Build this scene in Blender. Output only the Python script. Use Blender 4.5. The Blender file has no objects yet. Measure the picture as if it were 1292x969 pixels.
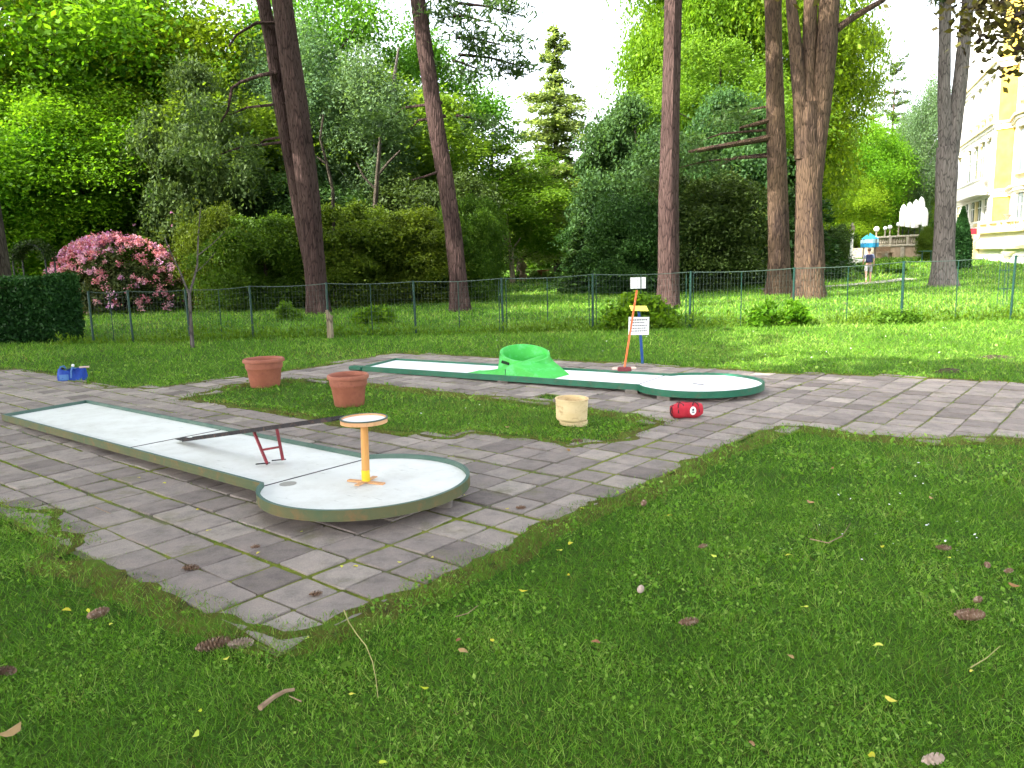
import bpy, math, random
import numpy as np
from mathutils import Vector, Matrix, Euler
random.seed(7)
RNG = np.random.default_rng(11)
R = math.radians
scene = bpy.context.scene
COL = scene.collection

# ------------------------------------------------------------------ camera
IW, IH, F = 1292.0, 969.0, 1000.0
PITCH, ROLL, HC = R(9.06), R(-1.5), 1.55
fw = np.array([0, math.cos(PITCH), -math.sin(PITCH)])
rt = np.array([1, 0, 0.]); up = np.cross(rt, fw)
rt2 = rt*math.cos(ROLL)+up*math.sin(ROLL); up2 = -rt*math.sin(ROLL)+up*math.cos(ROLL)
cam = bpy.data.cameras.new('camera'); cam.sensor_width = 36; cam.lens = 36*F/IW
cam.clip_start = .05; cam.clip_end = 2000
co = bpy.data.objects.new('camera', cam); COL.objects.link(co)
m = Matrix.Identity(4)
for i in range(3):
    m[i][0] = rt2[i]; m[i][1] = up2[i]; m[i][2] = -fw[i]
m[2][3] = HC
co.matrix_world = m
scene.camera = co
cam.dof.use_dof = False

def ray(px, py):
    return fw+rt2*(px-IW/2)/F-up2*(py-IH/2)/F
def terr(x, y):
    x = np.asarray(x, float); y = np.asarray(y, float)
    a = np.clip((x-6)/24, 0, 1); a = a*a*(3-2*a)
    b = np.clip((y-18)/28, 0, 1); b = b*b*(3-2*b)
    c = np.clip((y-26)/40, 0, 1); c = c*c*(3-2*c)
    n = .03*np.sin(x*.7+1)*np.sin(y*.6)*np.clip((y-10)/8, 0, 1)
    return .8*a*b + .25*c*(1-a) + n
def T(x, y): return float(terr(x, y))
def at(px, py, Y):
    d = ray(px, py); t = Y/d[1]
    return Vector((d[0]*t, Y, HC+d[2]*t))
def gz(px, py, z=0.0):
    d = ray(px, py); t = (z-HC)/d[2]
    return Vector((d[0]*t, d[1]*t, z))
def gr(px, py):
    z = 0.0
    for _ in range(30):
        p = gz(px, py, z); z = .5*z+.5*T(p.x, p.y)
    return Vector((p.x, p.y, T(p.x, p.y)))

# ------------------------------------------------------------------ materials
def new_mat(name):
    mt = bpy.data.materials.new(name); mt.use_nodes = True
    nt = mt.node_tree; nt.nodes.clear()
    out = nt.nodes.new('ShaderNodeOutputMaterial')
    return mt, nt, out
def N(nt, t, **k):
    n = nt.nodes.new(t)
    for a, b in k.items():
        if a in n.inputs: n.inputs[a].default_value = b
        else: setattr(n, a, b)
    return n
def ramp(nt, stops, fac):
    r = nt.nodes.new('ShaderNodeValToRGB'); e = r.color_ramp.elements
    while len(e) < len(stops): e.new(.5)
    for i, (p, c) in enumerate(stops):
        e[i].position = p; e[i].color = (*c, 1)
    nt.links.new(fac, r.inputs['Fac']); return r.outputs['Color']
def coords(nt, scale=(1, 1, 1), obj=True):
    tc = nt.nodes.new('ShaderNodeTexCoord'); mp = nt.nodes.new('ShaderNodeMapping')
    mp.inputs['Scale'].default_value = scale
    nt.links.new(tc.outputs['Object' if obj else 'Generated'], mp.inputs['Vector']); return mp.outputs['Vector']
def world_coords(nt, scale=(1, 1, 1)):
    g = nt.nodes.new('ShaderNodeNewGeometry'); mp = nt.nodes.new('ShaderNodeMapping')
    mp.inputs['Scale'].default_value = scale
    nt.links.new(g.outputs['Position'], mp.inputs['Vector']); return mp.outputs['Vector']
def noise(nt, vec, scale, detail=4, rough=.55):
    n = N(nt, 'ShaderNodeTexNoise', Scale=scale, Detail=detail, Roughness=rough)
    nt.links.new(vec, n.inputs['Vector']); return n.outputs['Fac']
def mixc(nt, fac, a, b, mode='MIX'):
    m_ = nt.nodes.new('ShaderNodeMix'); m_.data_type = 'RGBA'; m_.blend_type = mode
    for s, v in ((0, fac), (6, a), (7, b)):
        if isinstance(v, (float, int)): m_.inputs[s].default_value = v
        elif isinstance(v, tuple): m_.inputs[s].default_value = (*v, 1) if len(v) == 3 else v
        else: nt.links.new(v, m_.inputs[s])
    return m_.outputs[2]
def bump(nt, h, strength=.3, dist=.01):
    b = N(nt, 'ShaderNodeBump', Strength=strength, Distance=dist)
    nt.links.new(h, b.inputs['Height']); return b.outputs['Normal']
def finish(nt, out, color, rough=.8, normal=None, spec=.3, metal=0):
    p = N(nt, 'ShaderNodeBsdfPrincipled'); p.inputs['Roughness'].default_value = rough
    p.inputs['Specular IOR Level'].default_value = spec; p.inputs['Metallic'].default_value = metal
    if isinstance(color, tuple): p.inputs['Base Color'].default_value = (*color, 1)
    else: nt.links.new(color, p.inputs['Base Color'])
    if normal is not None: nt.links.new(normal, p.inputs['Normal'])
    nt.links.new(p.outputs[0], out.inputs['Surface']); return p
def mat_rough(name, c1, c2, scale=8, rough=.8, bs=.3, bd=.01, spec=.3, c3=None, sc3=40, stretch=(1, 1, 1), metal=0):
    mt, nt, out = new_mat(name); v = coords(nt, stretch)
    n1 = noise(nt, v, scale); col = ramp(nt, [(.3, c1), (.7, c2)], n1)
    if c3:
        n2 = noise(nt, v, sc3, 6, .7); f = ramp(nt, [(.52, (0, 0, 0)), (.68, (1, 1, 1))], n2)
        col = mixc(nt, f, col, c3)
    n3 = noise(nt, v, scale*6, 5, .65)
    finish(nt, out, col, rough, bump(nt, n3, bs, bd), spec, metal); return mt
def mat_leaf(name, dark, mid, light, trans=.3, rough=.5, var=.5, sat=1.0):
    mt, nt, out = new_mat(name)
    a = N(nt, 'ShaderNodeAttribute', attribute_name='tone')
    oi = nt.nodes.new('ShaderNodeObjectInfo')
    v = world_coords(nt); n1 = noise(nt, v, .9, 2)
    ad = N(nt, 'ShaderNodeMath', operation='MULTIPLY_ADD'); nt.links.new(n1, ad.inputs[0]); ad.inputs[1].default_value = var
    nt.links.new(a.outputs['Fac'], ad.inputs[2])
    sb = N(nt, 'ShaderNodeMath', operation='SUBTRACT'); nt.links.new(ad.outputs[0], sb.inputs[0]); sb.inputs[1].default_value = var*.5
    col = ramp(nt, [(.1, dark), (.5, mid), (.95, light)], sb.outputs[0])
    mm = N(nt, 'ShaderNodeMath', operation='MULTIPLY_ADD'); nt.links.new(oi.outputs['Random'], mm.inputs[0])
    mm.inputs[1].default_value = .05; mm.inputs[2].default_value = .475
    hs = N(nt, 'ShaderNodeHueSaturation', Saturation=sat); nt.links.new(mm.outputs[0], hs.inputs['Hue']); nt.links.new(col, hs.inputs['Color'])
    p = N(nt, 'ShaderNodeBsdfPrincipled', Roughness=rough); p.inputs['Specular IOR Level'].default_value = .10
    nt.links.new(hs.outputs[0], p.inputs['Base Color'])
    t = nt.nodes.new('ShaderNodeBsdfTranslucent')
    tcol = mixc(nt, 1.0, hs.outputs[0], (1.25, 1.25, .6), 'MULTIPLY'); nt.links.new(tcol, t.inputs['Color'])
    mx = N(nt, 'ShaderNodeMixShader'); mx.inputs[0].default_value = trans
    nt.links.new(p.outputs[0], mx.inputs[1]); nt.links.new(t.outputs[0], mx.inputs[2]); nt.links.new(mx.outputs[0], out.inputs['Surface'])
    return mt
def mat_bark(name, c1, c2, c3, scale=6, moss=None):
    mt, nt, out = new_mat(name); v = coords(nt, (1, 1, .16))
    n1 = noise(nt, v, scale*2.2, 6, .7); col = ramp(nt, [(.32, c1), (.52, c2), (.7, c3)], n1)
    v2 = coords(nt, (1, 1, .5)); n2 = noise(nt, v2, 1.1, 3); col = mixc(nt, ramp(nt, [(.35, (0, 0, 0)), (.75, (.7, .7, .7))], n2), col, c3)
    if moss: col = mixc(nt, ramp(nt, [(.55, (0, 0, 0)), (.7, (.8, .8, .8))], noise(nt, v2, 2.3, 4)), col, moss)
    vo = N(nt, 'ShaderNodeTexVoronoi', Scale=scale*2.6, feature='DISTANCE_TO_EDGE'); nt.links.new(v, vo.inputs['Vector'])
    b1 = bump(nt, vo.outputs['Distance'], .9, .05)
    b = N(nt, 'ShaderNodeBump', Strength=.6, Distance=.03); nt.links.new(n1, b.inputs['Height']); nt.links.new(b1, b.inputs['Normal'])
    cr = ramp(nt, [(.0, (.35, .35, .35)), (.12, (1, 1, 1))], vo.outputs['Distance'])
    col = mixc(nt, 1.0, col, cr, 'MULTIPLY')
    finish(nt, out, col, .95, b.outputs[0], .1); return mt

M = {}
M['bark_pine'] = mat_bark('bark_pine', (.022, .013, .012), (.050, .030, .027), (.088, .056, .048))
M['bark_tan'] = mat_bark('bark_tan', (.022, .015, .012), (.055, .036, .028), (.135, .088, .052))
M['bark_grey'] = mat_bark('bark_grey', (.045, .038, .034), (.11, .092, .084), (.18, .155, .142))
M['bark_dark'] = mat_bark('bark_dark', (.02, .016, .012), (.05, .04, .03), (.09, .075, .055))
M['bark_pale'] = mat_bark('bark_pale', (.14, .11, .07), (.26, .21, .14), (.38, .31, .21))
M['bark_birch'] = mat_bark('bark_birch', (.12, .12, .11), (.38, .38, .36), (.5, .5, .48))
M['leaf_bright'] = mat_leaf('leaf_bright', (.05, .115, .006), (.105, .205, .010), (.175, .285, .018), .55)
M['leaf_mid'] = mat_leaf('leaf_mid', (.055, .115, .010), (.10, .19, .016), (.15, .24, .03), .55)
M['leaf_olive'] = mat_leaf('leaf_olive', (.032, .062, .006), (.065, .110, .010), (.105, .155, .016), .45)
M['leaf_dark'] = mat_leaf('leaf_dark', (.014, .034, .008), (.032, .066, .014), (.055, .105, .02), .3)
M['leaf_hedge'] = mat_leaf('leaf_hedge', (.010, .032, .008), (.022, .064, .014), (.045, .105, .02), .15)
M['leaf_needle'] = mat_leaf('leaf_needle', (.034, .070, .022), (.062, .118, .036), (.09, .155, .05), .45)
M['leaf_larch'] = mat_leaf('leaf_larch', (.10, .15, .05), (.17, .23, .08), (.26, .33, .12), .58)
M['leaf_birch'] = mat_leaf('leaf_birch', (.05, .09, .04), (.09, .155, .065), (.14, .22, .09), .4)
M['leaf_copper'] = mat_leaf('leaf_copper', (.02, .014, .008), (.06, .05, .015), (.14, .13, .03), .3)
M['leaf_rhodo'] = mat_leaf('leaf_rhodo', (.020, .036, .010), (.05, .075, .02), (.11, .13, .04), .15)
M['petal_pink'] = mat_leaf('petal_pink', (.36, .08, .12), (.52, .19, .26), (.68, .42, .48), .3)
M['petal_lilac'] = mat_leaf('petal_lilac', (.40, .13, .32), (.58, .28, .46), (.74, .52, .62), .3)
M['leaf_yellow'] = mat_leaf('leaf_yellow', (.45, .45, .02), (.60, .60, .05), (.7, .7, .12), .3)
M['leaf_brown'] = mat_leaf('leaf_brown', (.16, .08, .03), (.26, .14, .06), (.38, .24, .12), .1)

def mat_grass():
    mt, nt, out = new_mat('grass')
    a = N(nt, 'ShaderNodeAttribute', attribute_name='tone'); b = N(nt, 'ShaderNodeAttribute', attribute_name='dry')
    col = ramp(nt, [(.0, (.030, .088, .006)), (.35, (.080, .205, .012)), (.7, (.160, .315, .026)), (1.0, (.32, .45, .10))], a.outputs['Fac'])
    col2 = ramp(nt, [(.0, (.08, .055, .02)), (.5, (.19, .14, .045)), (1.0, (.33, .27, .12))], a.outputs['Fac'])
    c = mixc(nt, b.outputs['Fac'], col, col2)
    p = N(nt, 'ShaderNodeBsdfPrincipled', Roughness=.5); p.inputs['Specular IOR Level'].default_value = .2
    nt.links.new(c, p.inputs['Base Color'])
    t = nt.nodes.new('ShaderNodeBsdfTranslucent'); tc = mixc(nt, 1.0, c, (1.2, 1.25, .5), 'MULTIPLY'); nt.links.new(tc, t.inputs['Color'])
    mx = N(nt, 'ShaderNodeMixShader'); mx.inputs[0].default_value = .38
    nt.links.new(p.outputs[0], mx.inputs[1]); nt.links.new(t.outputs[0], mx.inputs[2]); nt.links.new(mx.outputs[0], out.inputs['Surface'])
    return mt
M['grass'] = mat_grass()
def mat_lawn():
    mt, nt, out = new_mat('lawn_soil'); v = world_coords(nt)
    c = ramp(nt, [(.3, (.036, .092, .006)), (.5, (.060, .145, .010)), (.7, (.10, .19, .016))], noise(nt, v, 2.2, 6, .65))
    c = mixc(nt, ramp(nt, [(.62, (0, 0, 0)), (.8, (.7, .7, .7))], noise(nt, v, .55, 5, .6)), c, (.10, .095, .022))
    c2 = mixc(nt, ramp(nt, [(.4, (0, 0, 0)), (.6, (1, 1, 1))], noise(nt, v, 45, 4, .7)), c, (.03, .05, .008))
    finish(nt, out, c2, .95, bump(nt, noise(nt, v, 30, 5, .7), .8, .03), .1); return mt
M['lawn'] = mat_lawn()
def mat_turf():
    mt, nt, out = new_mat('turf_edge'); v = world_coords(nt)
    c = ramp(nt, [(.32, (.05, .05, .015)), (.48, (.10, .10, .02)), (.60, (.085, .14, .015)), (.75, (.17, .16, .045))], noise(nt, v, 7, 6, .7))
    finish(nt, out, c, .95, bump(nt, noise(nt, v, 70, 5, .7), .9, .02), .1); return mt
M['turf'] = mat_turf()
def mat_joint():
    mt, nt, out = new_mat('moss_joint'); v = world_coords(nt)
    c = ramp(nt, [(.30, (.06, .055, .025)), (.44, (.12, .15, .02)), (.65, (.22, .24, .035))], noise(nt, v, 9, 6, .7))
    c = mixc(nt, ramp(nt, [(.45, (0, 0, 0)), (.6, (1, 1, 1))], noise(nt, v, 1.3, 4)), c, (.11, .10, .075))
    finish(nt, out, c, .95, bump(nt, noise(nt, v, 90, 5, .7), .9, .01), .1); return mt
M['joint'] = mat_joint()
def mat_slab():
    mt, nt, out = new_mat('paving_slab'); v = world_coords(nt)
    a = N(nt, 'ShaderNodeAttribute', attribute_name='tone')
    c = ramp(nt, [(.0, (.155, .128, .115)), (.5, (.235, .198, .176)), (1., (.32, .276, .238))], a.outputs['Fac'])
    n1 = noise(nt, v, 7, 7, .72); c = mixc(nt, .75, c, ramp(nt, [(.25, (.45, .45, .47)), (.5, (1, 1, 1)), (.75, (1.35, 1.3, 1.25))], n1), 'MULTIPLY')
    n2 = noise(nt, v, 160, 3, .7); c = mixc(nt, .6, c, ramp(nt, [(.3, (.6, .6, .6)), (.7, (1.3, 1.3, 1.3))], n2), 'MULTIPLY')
    c = mixc(nt, ramp(nt, [(.56, (0, 0, 0)), (.72, (.75, .75, .75))], noise(nt, v, 3.1, 6, .7)), c, (.13, .12, .06))
    c = mixc(nt, ramp(nt, [(.60, (0, 0, 0)), (.70, (.55, .55, .55))], noise(nt, v, 1.1, 5, .65)), c, (.26, .23, .18))
    b1 = bump(nt, n1, .5, .02)
    b = N(nt, 'ShaderNodeBump', Strength=.55, Distance=.004); nt.links.new(n2, b.inputs['Height']); nt.links.new(b1, b.inputs['Normal'])
    finish(nt, out, c, .85, b.outputs[0], .25); return mt
M['slab'] = mat_slab()
def mat_board(name, base, stain, amt=.5):
    mt, nt, out = new_mat(name); v = coords(nt)
    c = mixc(nt, ramp(nt, [(.45, (0, 0, 0)), (.8, (amt, amt, amt))], noise(nt, v, 3.0, 7, .7)), base, stain)
    c = mixc(nt, ramp(nt, [(.60, (0, 0, 0)), (.70, (amt, amt, amt))], noise(nt, coords(nt, (1.5, 7, 1)), 4, 7, .75)), c, tuple(x*.6 for x in stain))
    c = mixc(nt, ramp(nt, [(.74, (0, 0, 0)), (.80, (.6, .6, .6))], noise(nt, v, 28, 3, .6)), c, tuple(x*.35 for x in stain))
    finish(nt, out, c, .55, bump(nt, noise(nt, v, 60, 4), .15, .003), .35); return mt
M['board_old'] = mat_board('board_old', (.66, .665, .635), (.38, .36, .30), .55)
M['board_new'] = mat_board('board_new', (.80, .79, .80), (.60, .57, .56), .3)
M['rim_old'] = mat_rough('rim_old', (.065, .095, .05), (.11, .10, .045), 5, .75, .4, .004, .2, (.15, .10, .045), 9)
M['rim_inner'] = mat_rough('rim_inner', (.045, .10, .08), (.09, .14, .11), 5, .7, .2, .003, .3)
M['rim_green'] = mat_rough('rim_green', (.004, .085, .045), (.012, .12, .065), 6, .45, .2, .003, .4, (.05, .09, .05), 15)
M['steel_dark'] = mat_rough('steel_dark', (.014, .013, .015), (.030, .028, .030), 14, .7, .3, .003, .2, (.09, .05, .035), 22)
M['steel_red'] = mat_rough('steel_red', (.16, .012, .02), (.25, .03, .04), 18, .5, .2, .002, .4, (.09, .03, .025), 35)
M['wood_yellow'] = mat_rough('wood_yellow', (.50, .23, .06), (.62, .32, .09), 4, .5, .15, .002, .4, (.36, .16, .05), 12, (1, 1, .2))
M['paint_yellow'] = mat_rough('paint_yellow', (.58, .42, .01), (.65, .48, .02), 10, .5, .1, .002, .4)
M['ply_edge'] = mat_rough('ply_edge', (.52, .27, .12), (.64, .36, .18), 6, .6, .2, .002, .3, (.40, .2, .09), 14)
M['plastic_green'] = mat_rough('plastic_green', (.035, .36, .040), (.05, .45, .06), 5, .5, .2, .003, .35, (.10, .50, .16), 7)
M['black_hole'] = mat_rough('dark_inside', (.006, .02, .008), (.01, .03, .012), 5)
M['terracotta'] = mat_rough('terracotta', (.24, .078, .045), (.32, .11, .065), 7, .6, .15, .003, .3, (.24, .075, .05), 20)
M['terracotta_in'] = mat_rough('terracotta_inside', (.16, .045, .03), (.22, .065, .045), 7, .8)
M['soil'] = mat_rough('soil', (.03, .02, .012), (.07, .05, .03), 30, .95, .8, .02)
M['cream'] = mat_rough('cream_plastic', (.58, .43, .22), (.70, .56, .33), 5, .6, .35, .006, .3, (.42, .28, .13), 10, (1, 1, 2.2))
M['cloth_red'] = mat_rough('cloth_red', (.32, .012, .025), (.46, .03, .045), 14, .75, .4, .006, .2)
M['cloth_dark'] = mat_rough('cloth_dark', (.03, .012, .016), (.06, .02, .025), 18, .8)
M['cloth_blue'] = mat_rough('cloth_blue', (.008, .03, .22), (.02, .07, .36), 12, .7, .5, .01, .25)
M['cloth_lightblue'] = mat_rough('cloth_lightblue', (.04, .12, .32), (.09, .2, .42), 12, .7)
M['white'] = mat_rough('white_paint', (.72, .72, .70), (.8, .8, .78), 8, .6, .1, .002)
M['ink'] = mat_rough('dark_ink', (.05, .05, .07), (.08, .08, .1), 30, .8)
M['ink_red'] = mat_rough('red_ink', (.4, .08, .08), (.5, .12, .1), 30, .8)
M['paint_blue'] = mat_rough('paint_blue', (.008, .05, .20), (.015, .07, .26), 10, .5, .2, .002, .4)
M['plate_yellow'] = mat_rough('plate_yellow', (.66, .62, .08), (.72, .68, .12), 10, .5)
M['wood_orange'] = mat_rough('wood_orange', (.62, .10, .02), (.72, .15, .04), 10, .45, .15, .002, .4)
M['brush_red'] = mat_rough('brush_red', (.12, .02, .03), (.2, .05, .05), 40, .9, .8, .01)
M['brush_head'] = mat_rough('brush_head', (.45, .32, .26), (.58, .44, .36), 10, .7)
M['fence_green'] = mat_rough('fence_green', (.003, .026, .018), (.005, .04, .028), 10, .5, .1, .002, .4)
M['wire'] = mat_rough('fence_wire', (.03, .055, .042), (.06, .09, .07), 8, .5, .1, .001, .5)
M['stone'] = mat_rough('stone', (.22, .19, .14), (.34, .30, .22), 3, .9, .4, .02, .2, (.14, .12, .08), 6)
M['stone_pink'] = mat_rough('stone_pink', (.22, .155, .10), (.34, .25, .17), 3, .9, .4, .02, .2, (.26, .17, .12), 6)
M['brick'] = mat_rough('support_block', (.13, .115, .10), (.22, .19, .16), 12, .9, .6, .01)
M['stucco_white'] = mat_rough('stucco_white', (.72, .70, .64), (.80, .78, .72), 2, .85, .2, .01)
M['stucco_yellow'] = mat_rough('stucco_yellow', (.50, .31, .04), (.58, .38, .07), 2, .85, .2, .01)
M['stucco_cream'] = mat_rough('stucco_cream', (.58, .48, .25), (.66, .56, .32), 2, .85, .2, .01)
M['glass_dark'] = mat_rough('window_glass', (.10, .12, .13), (.16, .18, .19), 1, .12, 0, .001, .8)
M['skin'] = mat_rough('skin', (.50, .28, .20), (.56, .33, .24), 20, .6)
M['hair'] = mat_rough('hair', (.10, .06, .035), (.16, .10, .06), 40, .8)
M['shirt'] = mat_rough('shirt', (.16, .18, .26), (.24, .26, .34), 30, .85)
M['shorts'] = mat_rough('shorts', (.34, .33, .34), (.44, .42, .42), 20, .85)
M['pack'] = mat_rough('backpack', (.012, .016, .05), (.03, .035, .08), 20, .8)
M['blue_canopy'] = mat_rough('canopy_blue', (.02, .32, .62), (.05, .40, .70), 4, .7)
M['path'] = mat_rough('path_gravel', (.24, .22, .20), (.34, .31, .28), 4, .95, .5, .02, .1, (.16, .16, .1), 2)
M['cone'] = mat_rough('cone_scale', (.12, .07, .045), (.24, .15, .10), 30, .9, .5, .003, .2, (.40, .32, .26), 60)
M['cone_pale'] = mat_rough('cone_pale', (.34, .25, .2), (.5, .40, .34), 30, .9, .5, .003, .2)
M['stick'] = mat_rough('stick', (.16, .10, .06), (.32, .22, .14), 20, .9, .6, .004)
M['twig_pale'] = mat_rough('twig_pale', (.26, .24, .08), (.36, .32, .12), 12, .8)
M['iron'] = mat_rough('iron', (.008, .010, .008), (.02, .024, .02), 20, .6)
M['debris'] = mat_rough('red_debris', (.10, .03, .03), (.20, .07, .06), 30, .95)

# ------------------------------------------------------------------ builders
def tag(o, label=None, cat=None, group=None, kind=None):
    if label: o['label'] = label
    if cat: o['category'] = cat
    if group: o['group'] = group
    if kind: o['kind'] = kind
    return o
def empty(name, loc=(0, 0, 0), rz=0, label=None, cat=None, group=None):
    o = bpy.data.objects.new(name, None); COL.objects.link(o); o.empty_display_size = .1
    o.location = loc; o.rotation_euler = (0, 0, rz); return tag(o, label, cat, group)
class MB:
    def __init__(s): s.v = []; s.f = []; s.mi = []; s.cur = 0
    def mat(s, i): s.cur = i; return s
    def add(s, vs, fs):
        b = len(s.v); s.v += [tuple(x) for x in vs]
        for f in fs: s.f.append(tuple(b+i for i in f)); s.mi.append(s.cur)
        return s
    def box(s, c, d, rot=None, ch=0.0):
        x, y, z = [k/2 for k in d]
        if ch <= 0:
            vs = [Vector((sx*x, sy*y, sz*z)) for sz in (-1, 1) for sx, sy in ((-1, -1), (1, -1), (1, 1), (-1, 1))]
            fs = [(3, 2, 1, 0), (4, 5, 6, 7)]+[(i, (i+1) % 4, 4+(i+1) % 4, 4+i) for i in range(4)]
        else:
            vs = []
            def ring(ix, iz, zz):
                a, b = x-ix, y-ix
                e = ch if ix == 0 else ch
                for px_, py_ in ((-a+e, -b), (a-e, -b), (a, -b+e), (a, b-e), (a-e, b), (-a+e, b), (-a, b-e), (-a, -b+e)): vs.append(Vector((px_, py_, zz)))
            ring(ch, 0, -z); ring(0, 0, -z+ch); ring(0, 0, z-ch); ring(ch, 0, z)
            fs = [tuple(reversed(range(8))), tuple(range(24, 32))]
            for k in range(3):
                for i in range(8): fs.append((k*8+i, k*8+(i+1) % 8, k*8+8+(i+1) % 8, k*8+8+i))
        if rot is not None:
            q = rot if isinstance(rot, Matrix) else Euler(rot).to_matrix()
            vs = [q @ v for v in vs]
        return s.add([v+Vector(c) for v in vs], fs)
    def tube(s, pts, rad, n=8, cap=True, jit=0.0, oval=1.0):
        pts = [Vector(p) for p in pts]
        if not hasattr(rad, '__len__'): rad = [rad]*len(pts)
        b = len(s.v); ref = None
        for i, p in enumerate(pts):
            t = (pts[min(i+1, len(pts)-1)]-pts[max(i-1, 0)])
            if t.length < 1e-9: t = Vector((0, 0, 1))
            t.normalize()
            if ref is None:
                ref = t.orthogonal().normalized()
                if abs(t.z) > .7: ref = (Vector((1, 0, 0))-t*t.x).normalized()
            ref = (ref-t*ref.dot(t)).normalized(); w = t.cross(ref)
            for k in range(n):
                a = 2*math.pi*k/n; r = rad[i]*(1+(random.uniform(-jit, jit) if jit else 0))
                s.v.append(tuple(p+(ref*math.cos(a)+w*math.sin(a)*oval)*r))
        for i in range(len(pts)-1):
            for k in range(n):
                s.f.append((b+i*n+k, b+i*n+(k+1) % n, b+(i+1)*n+(k+1) % n, b+(i+1)*n+k)); s.mi.append(s.cur)
        if cap:
            s.f.append(tuple(b+k for k in reversed(range(n)))); s.mi.append(s.cur)
            s.f.append(tuple(b+(len(pts)-1)*n+k for k in range(n))); s.mi.append(s.cur)
        return s
    def lathe(s, prof, n=32, c=(0, 0, 0), closed=False, fn=None):
        b = len(s.v)
        for (r, z) in prof:
            for k in range(n):
                a = 2*math.pi*k/n; p = (r*math.cos(a)+c[0], r*math.sin(a)+c[1], z+c[2])
                s.v.append(fn(p, a) if fn else p)
        m_ = len(prof)
        for i in range(m_-1+(1 if closed else 0)):
            j = (i+1) % m_
            for k in range(n):
                s.f.append((b+i*n+k, b+i*n+(k+1) % n, b+j*n+(k+1) % n, b+j*n+k)); s.mi.append(s.cur)
        if not closed:
            if prof[0][0] > 1e-6: s.f.append(tuple(b+k for k in reversed(range(n)))); s.mi.append(s.cur)
            if prof[-1][0] > 1e-6: s.f.append(tuple(b+(m_-1)*n+k for k in range(n))); s.mi.append(s.cur)
        return s
    def prism(s, poly, z0, z1):
        n = len(poly); vs = [(x, y, z0) for x, y in poly]+[(x, y, z1) for x, y in poly]
        return s.add(vs, [tuple(reversed(range(n))), tuple(range(n, 2*n))]+[(i, (i+1) % n, n+(i+1) % n, n+i) for i in range(n)])
    def build(s, name, mats, parent=None, smooth=False, loc=None, rot=None):
        me = bpy.data.meshes.new(name); me.from_pydata(s.v, [], s.f)
        if not isinstance(mats, (list, tuple)): mats = [mats]
        for m_ in mats: me.materials.append(m_)
        if len(mats) > 1: me.polygons.foreach_set('material_index', s.mi)
        if smooth:
            me.polygons.foreach_set('use_smooth', [True]*len(s.f))
            try: me.set_sharp_from_angle(angle=R(40))
            except Exception: pass
        me.update(); o = bpy.data.objects.new(name, me); COL.objects.link(o)
        if parent: o.parent = parent
        if loc is not None: o.location = loc
        if rot is not None: o.rotation_euler = rot
        return o
def np_mesh(name, V, k, mat, tone=None, dry=None, parent=None):
    """V: (n*k,3) vertices; faces of k consecutive vertices"""
    n = len(V)//k; me = bpy.data.meshes.new(name)
    me.vertices.add(len(V)); me.vertices.foreach_set('co', np.ascontiguousarray(V, np.float32).ravel())
    me.loops.add(len(V)); me.loops.foreach_set('vertex_index', np.arange(len(V), dtype=np.int32))
    me.polygons.add(n); me.polygons.foreach_set('loop_start', np.arange(0, n*k, k, dtype=np.int32))
    me.update(calc_edges=True)
    for nm, arr in (('tone', tone), ('dry', dry)):
        if arr is not None:
            a = me.attributes.new(nm, 'FLOAT', 'FACE'); a.data.foreach_set('value', np.ascontiguousarray(arr, np.float32))
    me.materials.append(mat)
    o = bpy.data.objects.new(name, me); COL.objects.link(o)
    if parent: o.parent = parent
    return o
def rand_dirs(n, rng, zb=0.0):
    d = rng.normal(size=(n, 3)); d[:, 2] += zb
    return d/np.linalg.norm(d, axis=1)[:, None]
def leaf_quads(P, size, rng, zb=1.2, asp=.6, axis=None, axw=0.0):
    n = len(P); nm = rand_dirs(n, rng, zb)
    a = rand_dirs(n, rng)
    if axis is not None: a = a*(1-axw)+axis*axw
    u = np.cross(nm, a)
    if axis is not None: u = a-nm*np.sum(a*nm, 1)[:, None]
    u /= np.linalg.norm(u, axis=1)[:, None]+1e-9; v = np.cross(nm, u)
    s = (size*rng.uniform(.6, 1.3, n))[:, None]
    V = np.empty((n, 4, 3)); V[:, 0] = P-u*s; V[:, 1] = P-v*s*asp; V[:, 2] = P+u*s; V[:, 3] = P+v*s*asp
    return V.reshape(-1, 3)

def lpoly(P, poly):
    x, y = P[:, 0], P[:, 1]; ins = np.zeros(len(P), bool); n = len(poly)
    for i in range(n):
        x1, y1 = poly[i]; x2, y2 = poly[(i+1) % n]
        if y1 == y2: continue
        c = ((y1 > y) != (y2 > y)) & (x < (x2-x1)*(y-y1)/(y2-y1)+x1); ins ^= c
    return ins
def dist_poly(P, poly):
    d = np.full(len(P), 1e9)
    for i in range(len(poly)):
        a = np.array(poly[i]); b = np.array(poly[(i+1) % len(poly)]); ab = b-a
        t = np.clip(((P-a)@ab)/(ab@ab), 0, 1); d = np.minimum(d, np.hypot(*(P-a-t[:, None]*ab).T))
    return d

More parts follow.
